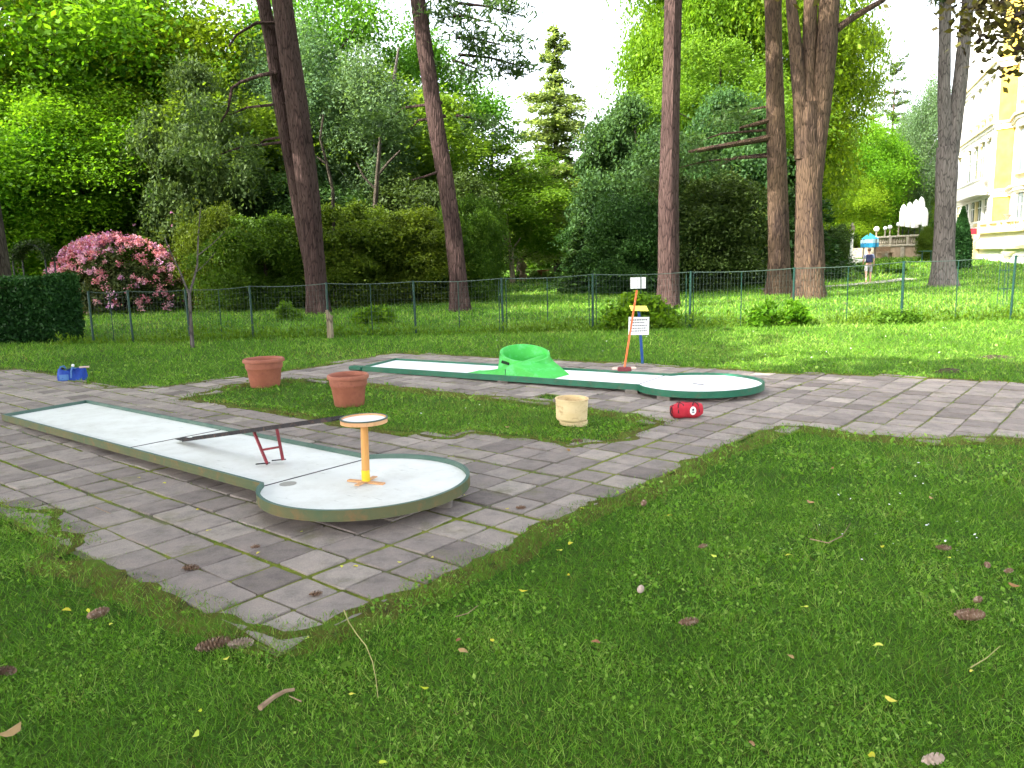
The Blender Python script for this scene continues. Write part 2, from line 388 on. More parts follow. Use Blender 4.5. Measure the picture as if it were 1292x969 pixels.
# ------------------------------------------------------------------ world + sun
SUN_AZ = Vector((-.80, -.42, 0)).normalized(); SUN_EL = R(44)
sd = Vector((SUN_AZ.x*math.cos(SUN_EL), SUN_AZ.y*math.cos(SUN_EL), math.sin(SUN_EL)))
w = bpy.data.worlds.new('World'); scene.world = w; w.use_nodes = True
nt = w.node_tree; nt.nodes.clear()
sky = nt.nodes.new('ShaderNodeTexSky'); sky.sky_type = 'NISHITA'; sky.sun_disc = False
sky.sun_elevation = SUN_EL; sky.sun_rotation = math.atan2(sd.x, sd.y)
sky.dust_density = 4.0; sky.air_density = 1.0; sky.ozone_density = 1.0
bg = nt.nodes.new('ShaderNodeBackground'); bg.inputs['Strength'].default_value = .15
ow = nt.nodes.new('ShaderNodeOutputWorld'); bwn = nt.nodes.new('ShaderNodeRGBToBW'); nt.links.new(sky.outputs[0], bwn.inputs[0])
mxn = nt.nodes.new('ShaderNodeMix'); mxn.data_type = 'RGBA'; mxn.inputs[0].default_value = .70   # thin white cloud
nt.links.new(sky.outputs[0], mxn.inputs[6]); nt.links.new(bwn.outputs[0], mxn.inputs[7]); nt.links.new(mxn.outputs[2], bg.inputs[0]); nt.links.new(bg.outputs[0], ow.inputs[0])
sl = bpy.data.lights.new('sun', 'SUN'); sl.energy = 2.2; sl.angle = R(.53); sl.color = (1, .95, .86)
so = bpy.data.objects.new('sun', sl); COL.objects.link(so); so.rotation_euler = sd.to_track_quat('Z', 'Y').to_euler(); so.location = (-20, -5, 30)
scene.view_settings.view_transform = 'Standard'; scene.view_settings.look = 'None'
scene.view_settings.exposure = 3.05; scene.view_settings.gamma = 1
scene.cycles.max_bounces = 8; scene.cycles.diffuse_bounces = 5; scene.cycles.transmission_bounces = 4
scene.cycles.transparent_max_bounces = 4; scene.cycles.use_denoising = True; scene.cycles.sample_clamp_indirect = 6
scene.cycles.use_adaptive_sampling = True; scene.cycles.adaptive_threshold = .02

# ------------------------------------------------------------------ pavement outline (world metres)
OUT = [(-3.89, 5.3), (-3.42, 5.09), (-2.99, 4.89), (-2.4, 4.28), (-2.45, 4.1), (-1.7, 3.58), (-1.33, 3.36), (-.99, 3.1), (-.74, 3.25), (-.13, 4.0), (.41, 4.69), (1.13, 5.42), (1.57, 6.07), (2.4, 6.85), (2.63, 6.72), (3.2, 6.25), (4.09, 6.19), (5.2, 5.6), (8.5, 3.2), (10, 5.4), (7.2, 7.6), (5.67, 8.64), (4.67, 9.33), (3.51, 9.8), (2.67, 10.38), (1.41, 11.25), (-1.93, 13.21), (-2.43, 12.38), (-3.06, 11.44), (-4.51, 9.99), (-5.28, 10.11), (-6.93, 11.74), (-8.04, 12.36), (-11, 13.5), (-11, 9.5), (-7, 7)]
ISL = [(-3.92, 9.06), (-3.6, 10.1), (-3.0, 10.55), (-2.02, 10.15), (-1.21, 9.46), (.45, 8.28), (1.44, 7.14), (.94, 6.47), (.49, 6.27), (-.33, 6.86), (-.57, 6.7), (-1.28, 7.03), (-2.66, 8.27)]
def paved(P): return lpoly(P, OUT) & ~lpoly(P, ISL)

# terrain sheet
def terrain():
    ys = np.concatenate([np.arange(-30, 0, 3), np.arange(0, 20, .5), np.arange(20, 80, 1.5), np.arange(80, 200, 12), [260, 400, 800]])
    xs = np.concatenate([[-800, -300, -150], np.arange(-90, -20, 6), np.arange(-20, 20, .8), np.arange(20, 60, 1.5), np.arange(60, 120, 8), [200, 400, 800]])
    X, Y = np.meshgrid(xs, ys); Z = terr(X, Y)
    ins = paved(np.stack([X.ravel(), Y.ravel()], 1)).reshape(X.shape)
    Z = Z-.0
    V = np.stack([X, Y, Z], -1).reshape(-1, 3); nx = len(xs)
    fs = [(j*nx+i, j*nx+i+1, (j+1)*nx+i+1, (j+1)*nx+i) for j in range(len(ys)-1) for i in range(nx-1)]
    me = bpy.data.meshes.new('lawn_ground'); me.from_pydata([tuple(v) for v in V], [], fs); me.polygons.foreach_set('use_smooth', [True]*len(fs))
    me.materials.append(M['lawn']); o = bpy.data.objects.new('ground', me); COL.objects.link(o); tag(o, kind='structure')
terrain()
# soil and moss bed of the paving, then its slabs
ua = np.array([.772, -.636]); ub = np.array([.636, .772])
SP = .27; HAVE = set()
def slabs():
    rs = np.random.default_rng(3); V = []; Fc = []; tone = []
    gapA = {}; gapB = {}
    for k in range(-80, 80):
        gapA[k] = rs.choice([.010, .018, .032], p=[.35, .35, .3]); gapB[k] = rs.choice([.014, .026, .042], p=[.3, .35, .35])
    gapB[0] = .034; gapB[-1] = .014; gapB[-2] = .040; gapB[1] = .028
    for i in range(-60, 60):
        for j in range(-45, 60):
            c = ua*(-2.62+SP*(i+.5))+ub*(2.21+SP*(j+.5))
            if c[1] < 2 or c[1] > 14 or abs(c[0]) > 10.5: continue
            ed = dist_poly(np.array([c]), OUT)[0]; ei = dist_poly(np.array([c]), ISL)[0]
            if not paved(np.array([c]))[0] and min(ed, ei) > .06: continue
            if c[1] < 3.9 and (not lpoly(np.array([c]), OUT)[0] or ed < .015): continue
            rough = c[0] < -3.6 and c[1] > 8.5
            if rs.random() < .003: continue
            z = .0235+rs.normal()*.0022; tl = rs.normal(size=2)*.012
            tn = float(np.clip(.45+rs.normal()*.22+(.15 if rough else 0), 0, 1))
            h0a, h1a, h0b, h1b = gapA[i]/2, gapA[i+1]/2, gapB[j]/2, gapB[j+1]/2
            HAVE.add((i, j)); base = len(V); q = []
            for (sa, sb) in ((-1, -1), (1, -1), (1, 1), (-1, 1)):
                a = sa*SP/2+(h0a if sa < 0 else -h1a)+rs.normal()*.0035; b_ = sb*SP/2+(h0b if sb < 0 else -h1b)+rs.normal()*.0035
                q.append((a, b_))
            # subdivided outline with crumbly edge
            outl = []
            for s_ in range(4):
                p0, p1 = np.array(q[s_]), np.array(q[(s_+1) % 4])
                for t in (0.025, .35, .65, .975):
                    outl.append(p0+(p1-p0)*t+rs.normal(size=2)*.0014)
            n = len(outl)
            for lev, (sc, zz) in enumerate(((1.0, -.02), (1.0, z-.004), (.982, z))):
                for p in outl:
                    w_ = c+ua*p[0]*sc+ub*p[1]*sc; V.append((w_[0], w_[1], zz+(p[0]*tl[0]+p[1]*tl[1] if lev else 0)))
            for lev in range(2):
                for k in range(n): Fc.append((base+lev*n+k, base+lev*n+(k+1) % n, base+(lev+1)*n+(k+1) % n, base+(lev+1)*n+k)); tone.append(tn)
            Fc.append(tuple(base+2*n+k for k in range(n))); tone.append(tn)
    me = bpy.data.meshes.new('pavement'); me.from_pydata(V, [], Fc); a = me.attributes.new('tone', 'FLOAT', 'FACE'); a.data.foreach_set('value', tone)
    me.materials.append(M['slab']); o = bpy.data.objects.new('pavement', me); COL.objects.link(o); tag(o, kind='structure')
slabs()
def bed():
    b = MB()
    for (i, j) in sorted(HAVE):
        vs = []
        for (da, db) in ((-.06, -.06), (1.06, -.06), (1.06, 1.06), (-.06, 1.06)):
            p = ua*(-2.62+SP*(i+da))+ub*(2.21+SP*(j+db)); vs.append((p[0], p[1], .0115+.0008*((i*3+j*5) % 7)))
        b.add(vs, [(0, 1, 2, 3)])
    o = b.build('paving_bed', M['joint']); tag(o, kind='structure')
bed()
def turf_edge():
    rs = np.random.default_rng(9)
    for poly, sgn in ((OUT, 1), (ISL, -1)):
        pts = []
        for i in range(len(poly)):
            a = np.array(poly[i]); c = np.array(poly[(i+1) % len(poly)]); n = max(2, int(np.hypot(*(c-a))/.05))
            for k in range(n): pts.append(a+(c-a)*k/n)
        pts = np.array(pts); m_ = len(pts); nxt = np.roll(pts, -2, 0); prv = np.roll(pts, 2, 0); tg = nxt-prv; tg /= np.linalg.norm(tg, axis=1)[:, None]
        nr = np.stack([tg[:, 1], -tg[:, 0]], 1); test = lpoly(pts+nr*.03, poly); flip = 1 if test.mean() < .5 else -1; nr = nr*flip*sgn
        kk = np.arange(m_); nz = .035*np.sin(kk*.21+1)+.03*np.sin(kk*.53)+.018*np.sin(kk*1.1+2)+rs.normal(size=m_)*.008
        b = MB(); prof = [(-.012, .010), (-.006, .024), (.03, .031), (.09, .020), (.22, -.012)]
        for (o_, z) in prof:
            for i in range(m_):
                q = pts[i]+nr[i]*(o_+nz[i]*(1 if o_ < .1 else .4)); b.v.append((q[0], q[1], z+rs.normal()*.0015))
        for l in range(len(prof)-1):
            for i in range(m_): b.f.append((l*m_+i, l*m_+(i+1) % m_, (l+1)*m_+(i+1) % m_, (l+1)*m_+i)); b.mi.append(0)
        o = b.build('turf_edge', M['turf'], None, True); tag(o, kind='structure')
turf_edge()
# thin gravel path beyond the fence
def far_path():
    pts = [gr(960, 366), gr(1010, 364), gr(1060, 361), gr(1100, 357.5), gr(1150, 352)]
    b = MB(); vs = []
    for i, p in enumerate(pts):
        for s_ in (-.5, .5):
            y = p.y+s_*1.1; vs.append((p.x, y, T(p.x, y)+.03))
    b.add(vs, [(2*i, 2*i+2, 2*i+3, 2*i+1) for i in range(len(pts)-1)])
    tag(b.build('path', M['path']), kind='structure')
far_path()

# ------------------------------------------------------------------ minigolf courses
def course(name, cx, cy, th, slope, L1, L2, Rd, ztop, mats, label, plate_drop, rimh, joints):
    root = empty(name, (cx, cy, 0), 0, label, 'minigolf course'); root.rotation_euler = (0, -slope, th)
    wd = .45; d = math.sqrt(Rd*Rd-wd*wd); a0 = math.atan2(-wd, -d)
    out = [(L1, -wd)]
    for t in np.linspace(0, 1, 8)[1:-1]: out.append((L1+(-d-L1)*t, -wd))
    arc = [(Rd*math.cos(a), Rd*math.sin(a)) for a in np.linspace(a0+2*math.pi if a0 < -math.pi else a0, a0+2*(math.pi-abs(math.pi+a0) if False else (-a0)), 60)]
    arc = []
    A = math.pi-math.asin(wd/Rd)
    for a in np.linspace(-A, A, 64): arc.append((Rd*math.cos(a), Rd*math.sin(a)))
    out += arc
    for t in np.linspace(0, 1, 8)[1:-1]: out.append((-d+(L2+d)*t, wd))
    out.append((L2, wd))
    # inward offset
    n = len(out); P = [Vector((x, y)) for x, y in out]; th_ = .022; inn = []
    for i in range(n):
        p = P[i]; a = (p-P[i-1]).normalized(); b_ = (P[(i+1) % n]-p).normalized()
        na = Vector((-a.y, a.x)); nb = Vector((-b_.y, b_.x)); m_ = (na+nb); m_ = m_/max(m_.length, 1e-6)
        k = th_/max(m_.dot(na), .5); inn.append(p+m_*k)
    b = MB(); vs = []
    for p in P: vs.append((p.x, p.y, ztop-rimh))
    for p in P: vs.append((p.x, p.y, ztop))
    for p in inn: vs.append((p.x, p.y, ztop))
    for p in inn: vs.append((p.x, p.y, ztop-rimh))
    fo = []; ft = []; fi = []; fb = []
    for i in range(n):
        j = (i+1) % n
        fo.append((i, j, n+j, n+i)); ft.append((n+i, n+j, 2*n+j, 2*n+i)); fi.append((2*n+i, 2*n+j, 3*n+j, 3*n+i)); fb.append((3*n+i, 3*n+j, j, i))
    b.v = vs; b.f = fo+ft+fi+fb; b.mi = [0]*n+[1]*n+[1]*n+[0]*n
    b.build('rim', [mats['rim'], mats['top']], root)
    # playing surface boards between joints
    zt = ztop-plate_drop
    ipoly = [(p.x, p.y) for p in inn]
    b = MB(); b.prism([(x*.999, y*.999) for x, y in ipoly], zt-.02, zt); b.build('playing_surface', mats['board'], root)
    for k, u in enumerate(joints):
        half = wd-.023 if u < -d else Rd
        b = MB(); b.box((u, 0, zt+.0015), (.012, 2*half, .003)); b.build('joint_strip', M['steel_dark'], root)
    return root
NC = dict(cx=-.963, cy=4.967, th=-.705, L=-5.34)
FC = dict(cx=2.084, cy=8.715, th=-.608)
near = course('minigolf_course', NC['cx'], NC['cy'], NC['th'], .014, -5.27, -5.42, .676, .165, dict(rim=M['rim_old'], top=M['rim_inner'], board=M['board_old']),
              'weathered white minigolf lane with mossy faded rim and a thin ramp on it', .030, .066, [-2.52, -.51])
far_c = course('minigolf_course', FC['cx'], FC['cy'], FC['th'], .009, -4.80, -5.0, .70, .135, dict(rim=M['rim_green'], top=M['rim_green'], board=M['board_new']),
               'clean white minigolf lane with dark green rim and a green loop on it', .028, .070, [-.6])
# small cup holes and starting tab
b = MB(); b.lathe([(.05, 0), (.05, .002)], 20, (.12, .05, .107)); 
hh = MB(); hh.box((.0, -.02, .1085), (.13, .05, .002)); hh.build('cup_hole', M['steel_dark'], far_c)
b = MB(); b.box((-4.93, -.40, .10), (.24, .14, .05), ch=.008); b.build('start_tab', M['rim_green'], far_c)
hh = MB(); hh.lathe([(.055, 0), (.055, .002)], 20, (-.42, -.30, .1362)); hh.build('puddle_stain', mat_board('stain', (.30, .29, .26), (.16, .15, .13), .8), near)
NM = Matrix.Translation((NC['cx'], NC['cy'], 0)) @ Euler((0, -.014, NC['th'])).to_matrix().to_4x4()
FM = Matrix.Translation((FC['cx'], FC['cy'], 0)) @ Euler((0, -.009, FC['th'])).to_matrix().to_4x4()
# blocks below the lanes
def blocks(Mx, spots, ztop, lab, grp):
    for (u, v_, s_, l) in spots:
        p = Mx @ Vector((u, v_, 0)); h = (Mx @ Vector((u, v_, ztop))).z
        if h < .03: continue
        b = MB(); b.box((0, 0, h/2+.005), (.13*s_, .09*s_, h+.01), ch=.008)
        o = b.build('support_block', M['brick'], loc=(p.x, p.y, .0)); o.rotation_euler = (0, 0, random.uniform(-.5, .5)); tag(o, l, 'support block', grp)
q_ = NM.inverted() @ gz(557, 636, .05)
blocks(NM, [(q_.x-.02, q_.y+.045, .75, 'small grey brick under the right edge of the mossy round lane end'), (.1, .2, 1.2, 'hidden grey brick below the middle of the mossy round lane end'), (-.45, -.38, 1, 'grey brick in the shadow where the old lane meets its round end'),
            (-2.0, -.3, 1, 'grey brick in the gap below the old lane beside the wide joint'), (-2.0, .3, 1, 'far grey brick beneath the old lane under the ramp')], .086, 'a', 'blocks under the old lane')
blocks(FM, [(-.62, -.43, 1.1, 'pale brick under the green rim just left of the widening'), (-.14, -.62, 1.1, 'pale brick under the green round end behind the red bag'), (-2.4, -.40, 1, 'pale brick under the green rim in front of the green loop'),
            (-3.6, -.40, 1, 'pale brick under the far lane behind the right terracotta pot'), (.3, .4, 1.1, 'hidden brick under the back of the green round end')], .059, 'a', 'blocks under the green lane')

# ramp with red trestle, disc target on near lane
def lz(px, py, zl):   # pixel to near lane surface height
    return gz(px, py, zl)
PLZ = .165-.030
foot = gz(462, 609, .137); disc_c = at(457, 529, foot.y+.02)
t = empty('disc_target', (foot.x, foot.y, .137), NC['th'], 'yellow post on cross feet carrying a white round tray with wooden rim', 'minigolf obstacle')
Hd = disc_c.z-.137
b = MB(); 
lean = Vector((math.cos(-NC['th'])*(disc_c.x-foot.x), 0, 0))
tp = Vector((-.012, .02, Hd-.012))
b.tube([(0, 0, .01), tuple(tp)], [.026, .024], 14); b.build('post', M['wood_yellow'], t, True)
b = MB(); b.lathe([(.0275, .012), (.0268, .085)], 14); b.build('painted_band', M['paint_yellow'], t, True)
for rz_, l_ in ((.30, .27), (1.87, .22)):
    b = MB(); b.box((0, 0, .005 if rz_ < 1 else .0125), (l_, .034, .010 if rz_ < 1 else .006), Euler((0, 0, rz_)).to_matrix()); b.build('foot', M['ply_edge'], t)
b = MB(); b.lathe([(.001, -.010), (.150, -.010), (.150, .022), (.143, .022), (.143, .006), (.001, .006)], 40, tuple(tp)); o = b.build('tray', [M['ply_edge']], t, True)
b = MB(); b.lathe([(.001, .0065), (.1425, .0065), (.1425, .009), (.001, .009)], 40, tuple(tp)); b.build('tray_top', M['board_new'], t, True)
b = MB(); b.lathe([(.1505, .016), (.1530, .016), (.1530, .0235), (.1415, .0235), (.1415, .0215), (.1505, .0215)], 40, tuple(tp), closed=True); b.build('trim_ring', M['wire'], t, True)

S0 = gz(178, 566.5, .118); S1 = gz(236, 555.5, .130); E1 = at(428, 529, disc_c.y+.10)
t = empty('ball_ramp', tuple(S1), 0, 'long thin dark metal ramp rising from the seam to the round tray', 'minigolf obstacle')
dirv = (E1-S1); Ld = dirv.length; du = dirv.normalized(); side = Vector((0, 0, 1)).cross(du).normalized(); upn = du.cross(side)
rm = Matrix((du, side, upn)).transposed()
b = MB(); c = du*(Ld/2); b.box(c, (Ld, .085, .008), rm); 
b.build('ramp_bed', M['steel_dark'], t)
for s_ in (-1, 1):
    b = MB(); b.box(c+side*s_*.046+upn*.008, (Ld-.02, .006, .026), rm); b.build('side_rail', M['steel_dark'], t)
b = MB(); b.box(du*.0-side*0+Vector((0, 0, .004))-Vector((du.x, du.y, 0)).normalized()*.05, (.14, .088, .004), Matrix((Vector((du.x, du.y, 0)).normalized(), side, Vector((0, 0, 1)))).transposed(), 0); b.build('lead_in_plate', M['steel_dark'], t)
# red trestle
fA = gz(337, 585, .142); fB = gz(357, 580.5, .142)
def on_ramp(px):
    best = None
    for k in range(200):
        p = S1+dirv*(k/199); d = p-Vector((0, 0, HC)); z = d.dot(Vector(fw)); x = IW/2+F*d.dot(Vector(rt2))/z
        if best is None or abs(x-px) < best[0]: best = (abs(x-px), p)
    return best[1]
tA = on_ramp(323)+side*(-.02)-upn*.004; tB = on_ramp(346)+side*(.02)-upn*.004
t2 = empty('trestle', tuple(fA), 0, 'small red H shaped metal stand propping up the thin ramp', 'stand')
for A_, B_ in ((fA, tA), (fB, tB)):
    b = MB(); dv = B_-A_; q = dv.to_track_quat('Z', 'Y').to_matrix(); b.box((A_+B_)/2-fA, (.016, .022, dv.length), q); b.build('leg', M['steel_red'], t2)
mA = fA.lerp(tA, .42); mB = fB.lerp(tB, .42)
b = MB(); dv = mB-mA; q = dv.to_track_quat('Z', 'Y').to_matrix(); b.box((mA+mB)/2-fA, (.014, .014, dv.length), q); b.build('crossbar', M['steel_red'], t2)
for A_ in (fA, fB):
    b = MB(); b.box(A_-fA+Vector((-.03, .0, .002)), (.10, .018, .005), (0, 0, .3)); b.build('foot', M['steel_dark'], t2)

# green moulded loop on far lane, in lane coordinates
def loop_obstacle():
    u0 = None
    c0 = gz(666, 468, .095); loc = FM.inverted() @ c0; uc = loc.x; vc = .06
    zb = .135-.028
    wp = FM @ Vector((uc, 0, zb))
    t = empty('loop_obstacle', tuple(wp), FC['th'], 'bright green moulded plastic loop with open slanted tub and wrap round ramps', 'minigolf obstacle'); t.scale = (1, 1, .96)
    # tub with slanted lip
    def top(a): return .265-.060*math.cos(a)+.055*math.sin(a)
    n = 56; b = MB(); prof = 5; vs = []
    Ro, Ri = .335, .295
    for k in range(n):
        a = 2*math.pi*k/n; ca, sa = math.cos(a), math.sin(a); h = top(a)
        for r, z in ((Ro+.03, 0), (Ro+.005, h*.5), (Ro-.01, h-.012), (Ro-.012, h), (Ri-.004, h), (Ri-.012, h-.015), (Ri-.02, h*.5), (Ri-.03, .035)):
            vs.append((r*ca, vc+r*sa*.98, z))
    m_ = 8; fs = []
    for k in range(n):
        for i in range(m_-1):
            j = (k+1) % n; fs.append((k*m_+i, j*m_+i, j*m_+i+1, k*m_+i+1))
    b.add(vs, fs)
    b.build('tub', M['plastic_green'], t, True)
    # inner floor, a sloping dish
    b = MB(); vs = [(0, vc, .07)]
    for k in range(n):
        a = 2*math.pi*k/n; h = top(a)
        vs.append(((Ri-.025)*math.cos(a), vc+(Ri-.025)*math.sin(a)*.98, max(.04, .05-.03*math.cos(a))))
    b.add(vs, [(0, 1+k, 1+(k+1) % n) for k in range(n)]); b.build('tub_floor', M['plastic_green'], t, True)
    # front ramp climbing to the right and falling to lane
    b = MB(); prof = []
    us = np.linspace(-.66, .66, 45); vf = -.418-0
    rows = []
    for u in us:
        if u < .16: tt = (u+.66)/.82; h = .19*(tt**1.5)
        else: tt = (u-.16)/.50; h = .19*(1-tt)**1.0
        h = max(h, .002)
        # back edge follows tub, front edge at rim then narrows on the right
        if abs(u) < Ro: vb = vc-math.sqrt(Ro*Ro-u*u)*.98+.05
        else: vb = vc+.0
        if u < -.2: vb = min(vb, vc-.10-(.66+u)*.10)
        if u > .16: vb = min(vc+.26*(1-(u-.16)/.5)+.02, vc+.3); 
        vfu = vf+(.0 if u < .1 else (u-.1)*.05)
        crown = .0 if u < .16 else .03*(1-(u-.16)/.5)
        rows.append([(u, vfu, 0), (u, vfu+.012, h*.80), (u, vfu+.05, h), (u, (vfu+vb)/2, h+crown), (u, vb, h+crown*.4+(.05 if 0.16 < u < .3 else 0)*(1-(u-.16)/.14 if u > .16 else 0)), (u, vb, 0)])
    vs = [p for r_ in rows for p in r_]; k6 = 6; fs = []
    for i in range(len(rows)-1):
        for k in range(k6): fs.append((i*k6+k, (i+1)*k6+k, (i+1)*k6+(k+1) % k6, i*k6+(k+1) % k6))
    fs += [tuple(range(k6)), tuple(reversed(range((len(rows)-1)*k6, len(rows)*k6)))]
    b.add(vs, fs); b.build('ramp', M['plastic_green'], t, True)
    b = MB(); a = math.atan2(-1, -.22); b.box((Ro*math.cos(a)*1.03, vc+Ro*math.sin(a)*1.03+.012, .165), (.11, .03, .035), (0, .25, .2)); b.build('ball_opening', M['black_hole'], t)
    b = MB(); b.box((.02, vf+.008, .055), (.006, .012, .10)); b.build('dark_crease', M['black_hole'], t)  # thin dark strip along the upright crease in the ramp front
loop_obstacle()

# ------------------------------------------------------------------ pots, bags, sign, broom
def flower_pot(px, py, rimpx, hpx, label, tilt=0):
    p = gz(px, py, .0); D = p.y*math.cos(PITCH)+.2; r = rimpx/2/F*D; h = hpx/F*D*1.02
    t = empty('flower_pot', tuple(p), 0, label, 'flower pot', 'terracotta coloured pots on the grass island')
    b = MB(); rb = r*.70
    b.lathe([(.001, .0), (rb, 0), (rb+.004, .01), (rb+(r*.90-rb)*.55, h*.55), (r*.865, h*.66), (r*.89, h*.665), (r*.905, h*.80), (r*.90, h*.86),
             (r*.88, h*.86), (r*.80, h*.6), (rb*.93, .05), (.001, .05)], 40); b.build('body', [M['terracotta']], t, True)
    b = MB(); b.lathe([(r*.90, h*.86), (r*1.0, h*.875), (r*1.01, h*.93), (r*.985, h*.985), (r*.94, h), (r*.89, h*.985), (r*.86, h*.93), (r*.86, h*.86)], 48, closed=True); b.build('rim', M['terracotta'], t, True)
    b = MB(); b.lathe([(.001, .06), (rb*1.0, .06)], 24); b.build('soil', M['soil'], t)
    t.rotation_euler = (tilt, 0, .3)
    return t
flower_pot(335, 487, 51, 35, 'left reddish plastic pot on grass, farther one by the narrow paved strip')
flower_pot(441, 511, 52, 39, 'nearer reddish plastic pot on grass behind the white round tray', .02)
def cream_tub():
    p = gz(721, 536, 0); D = p.y+.05; r = 42/2/F*D; h = .255
    t = empty('plant_tub', tuple(p), .4, 'cream coloured ribbed tub standing empty on the small lawn', 'plant pot')
    prof = [(.001, .01), (r*.72, .01), (r*.74, .045), (r*.90, .055), (r*.955, .075)]
    for k in range(9): z = .075+k*.019; prof += [(r*(.955+.004*k), z), (r*(.940+.004*k), z+.009)]
    prof += [(r*.985, h-.012), (r*1.015, h-.01), (r*1.015, h), (r*.94, h), (r*.92, .09), (.001, .09)]
    b = MB(); b.lathe(prof, 40); b.build('tub_body', M['cream'], t, True)
    b = MB(); b.lathe([(r*.50, -.005), (r*.54, -.005), (r*.56, .052), (r*.50, .052)], 28, (r*.32, -r*.30, 0), closed=True); b.build('foot_ring', M['cream'], t, True)
    t.rotation_euler = (.03, .02, .4)
cream_tub()
def red_bag():
    p = gz(866, 527, .022); t = empty('sports_bag', tuple(p), .12, 'small red sports bag with white badge on the paving by the green lane', 'bag')
    b = MB(); L = .29; n = 18; pts = []; rings = 11; vs = []
    for i in range(rings):
        u = -1+2*i/(rings-1); s_ = (1-.34*abs(u)**3.5)
        for k in range(n):
            a = 2*math.pi*k/n; y = math.copysign(abs(math.cos(a))**.75, math.cos(a))*.078*s_; z = math.copysign(abs(math.sin(a))**.8, math.sin(a))*.074*s_
            z += .006*math.sin(u*5+a*2); vs.append((u*L/2, y, max(z+.074, .001)))
    fs = [(i*n+k, i*n+(k+1) % n, (i+1)*n+(k+1) % n, (i+1)*n+k) for i in range(rings-1) for k in range(n)]+[tuple(reversed(range(n))), tuple(range((rings-1)*n, rings*n))]
    b.add(vs, fs); b.build('bag_body', M['cloth_red'], t, True)
    for s_ in (-1, 1):
        b = MB(); b.tube([(s_*.07-.03, -.07, .06), (s_*.07-.03, -.055, .135), (s_*.07-.005, -.02, .155), (s_*.07+.02, -.055, .137), (s_*.07+.03, -.072, .06)], .006, 6); b.build('handle', M['cloth_dark'], t, True)
    b = MB(); b.tube([(-.09, .02, .146), (0, .0, .151), (.09, .02, .146)], .004, 5); b.build('zip', M['cloth_dark'], t)
    b = MB(); vs = []
    for k in range(20): a = 2*math.pi*k/20; vs.append((.035+.030*math.cos(a), -.0805-.001*math.sin(a), .080+.040*math.sin(a)))
    vs2 = [(x, y-.003, z) for x, y, z in vs]; b.add(vs+vs2, [tuple(range(20, 40))]+[(k, (k+1) % 20, 20+(k+1) % 20, 20+k) for k in range(20)]); e = b.build('badge', M['white'], t)
    b = MB(); b.box((.035, -.0855, .090), (.018, .002, .02)); b.box((.035, -.0855, .067), (.024, .002, .010)); b.build('emblem', M['ink'], e)
    b = MB(); b.tube([(-.145, -.03, .03), (-.165, -.03, .06), (-.155, -.02, .10), (-.13, -.01, .125)], .008, 6); b.build('end_strap', M['cloth_dark'], t, True)
red_bag()
def blue_bag():
    p = gz(92, 480, .012); t = empty('open_bag', tuple(p), .15, 'slumped open blue bag on the worn paving near the hedge', 'bag')
    L, Wd, H_ = .34, .20, .17; n = 24; vs = []; rings = [(1.0, 0), (1.05, .05), (1.0, .11), (.93, .165), (.90, .165), (.93, .11), (.95, .03)]
    for (s_, z) in rings:
        for k in range(n):
            a = 2*math.pi*k/n; x = math.copysign(abs(math.cos(a))**.5, math.cos(a))*L/2*s_; y = math.copysign(abs(math.sin(a))**.5, math.sin(a))*Wd/2*s_
            zz = z+(.02*math.sin(a*2+.6)+.012*math.sin(a*5) if z > .1 else 0); vs.append((x+.006*math.sin(a*7), y+.006*math.cos(a*5), max(zz, .001)))
    b = MB(); fs = [(i*n+k, i*n+(k+1) % n, (i+1)*n+(k+1) % n, (i+1)*n+k) for i in range(len(rings)-1) for k in range(n)]+[tuple(reversed(range(n))), tuple(range((len(rings)-1)*n, len(rings)*n))]
    b.add(vs, fs); b.build('bag_body', M['cloth_blue'], t, True)
    b = MB(); b.tube([(-.14, -.02, .15), (-.13, -.03, .20), (-.09, -.02, .21), (-.07, 0, .16)], .012, 6); b.build('handle', M['cloth_lightblue'], t, True); b = MB(); b.tube([(.02, -.10, .05), (.03, -.105, .14), (.04, -.09, .19), (.06, -.03, .17)], .012, 6); b.build('handle', M['cloth_lightblue'], t, True)
    b = MB(); b.add([(-.13, -.1085, .02), (-.01, -.1085, .02), (-.01, -.108, .10), (-.13, -.108, .10), (-.13, -.104, .02), (-.01, -.104, .02), (-.01, -.104, .10), (-.13, -.104, .10)], [(0, 1, 2, 3), (4, 0, 3, 7), (1, 5, 6, 2), (3, 2, 6, 7)]); b.build('printed_panel', M['cloth_lightblue'], t)
    c = empty('golf_putter', (p.x-.02, p.y-.02, p.z+.172), .05, 'putter lying across the open blue bag, tan grip pointing right', 'putter')
    b = MB(); b.tube([(-.08, 0, .0), (.14, .0, .012)], .006, 8); b.build('shaft', M['wire'], c, True)
    b = MB(); b.tube([(.14, 0, .012), (.27, 0, .016)], [.012, .014], 8); b.build('grip', M['brush_head'], c, True)
    b = MB(); b.box((-.09, 0, .0), (.03, .08, .02), ch=.004); b.build('putter_head', M['steel_dark'], c)
    b = MB(); b.lathe([(.001, -.021), (.012, -.018), (.020, -.007), (.020, .007), (.012, .018), (.001, .021)], 14); o = b.build('golf_ball', M['white'], None, True, loc=(p.x+.035, p.y-.02, p.z+.213)); tag(o, 'pale ball sitting on top of the blue bag', 'ball')
blue_bag()

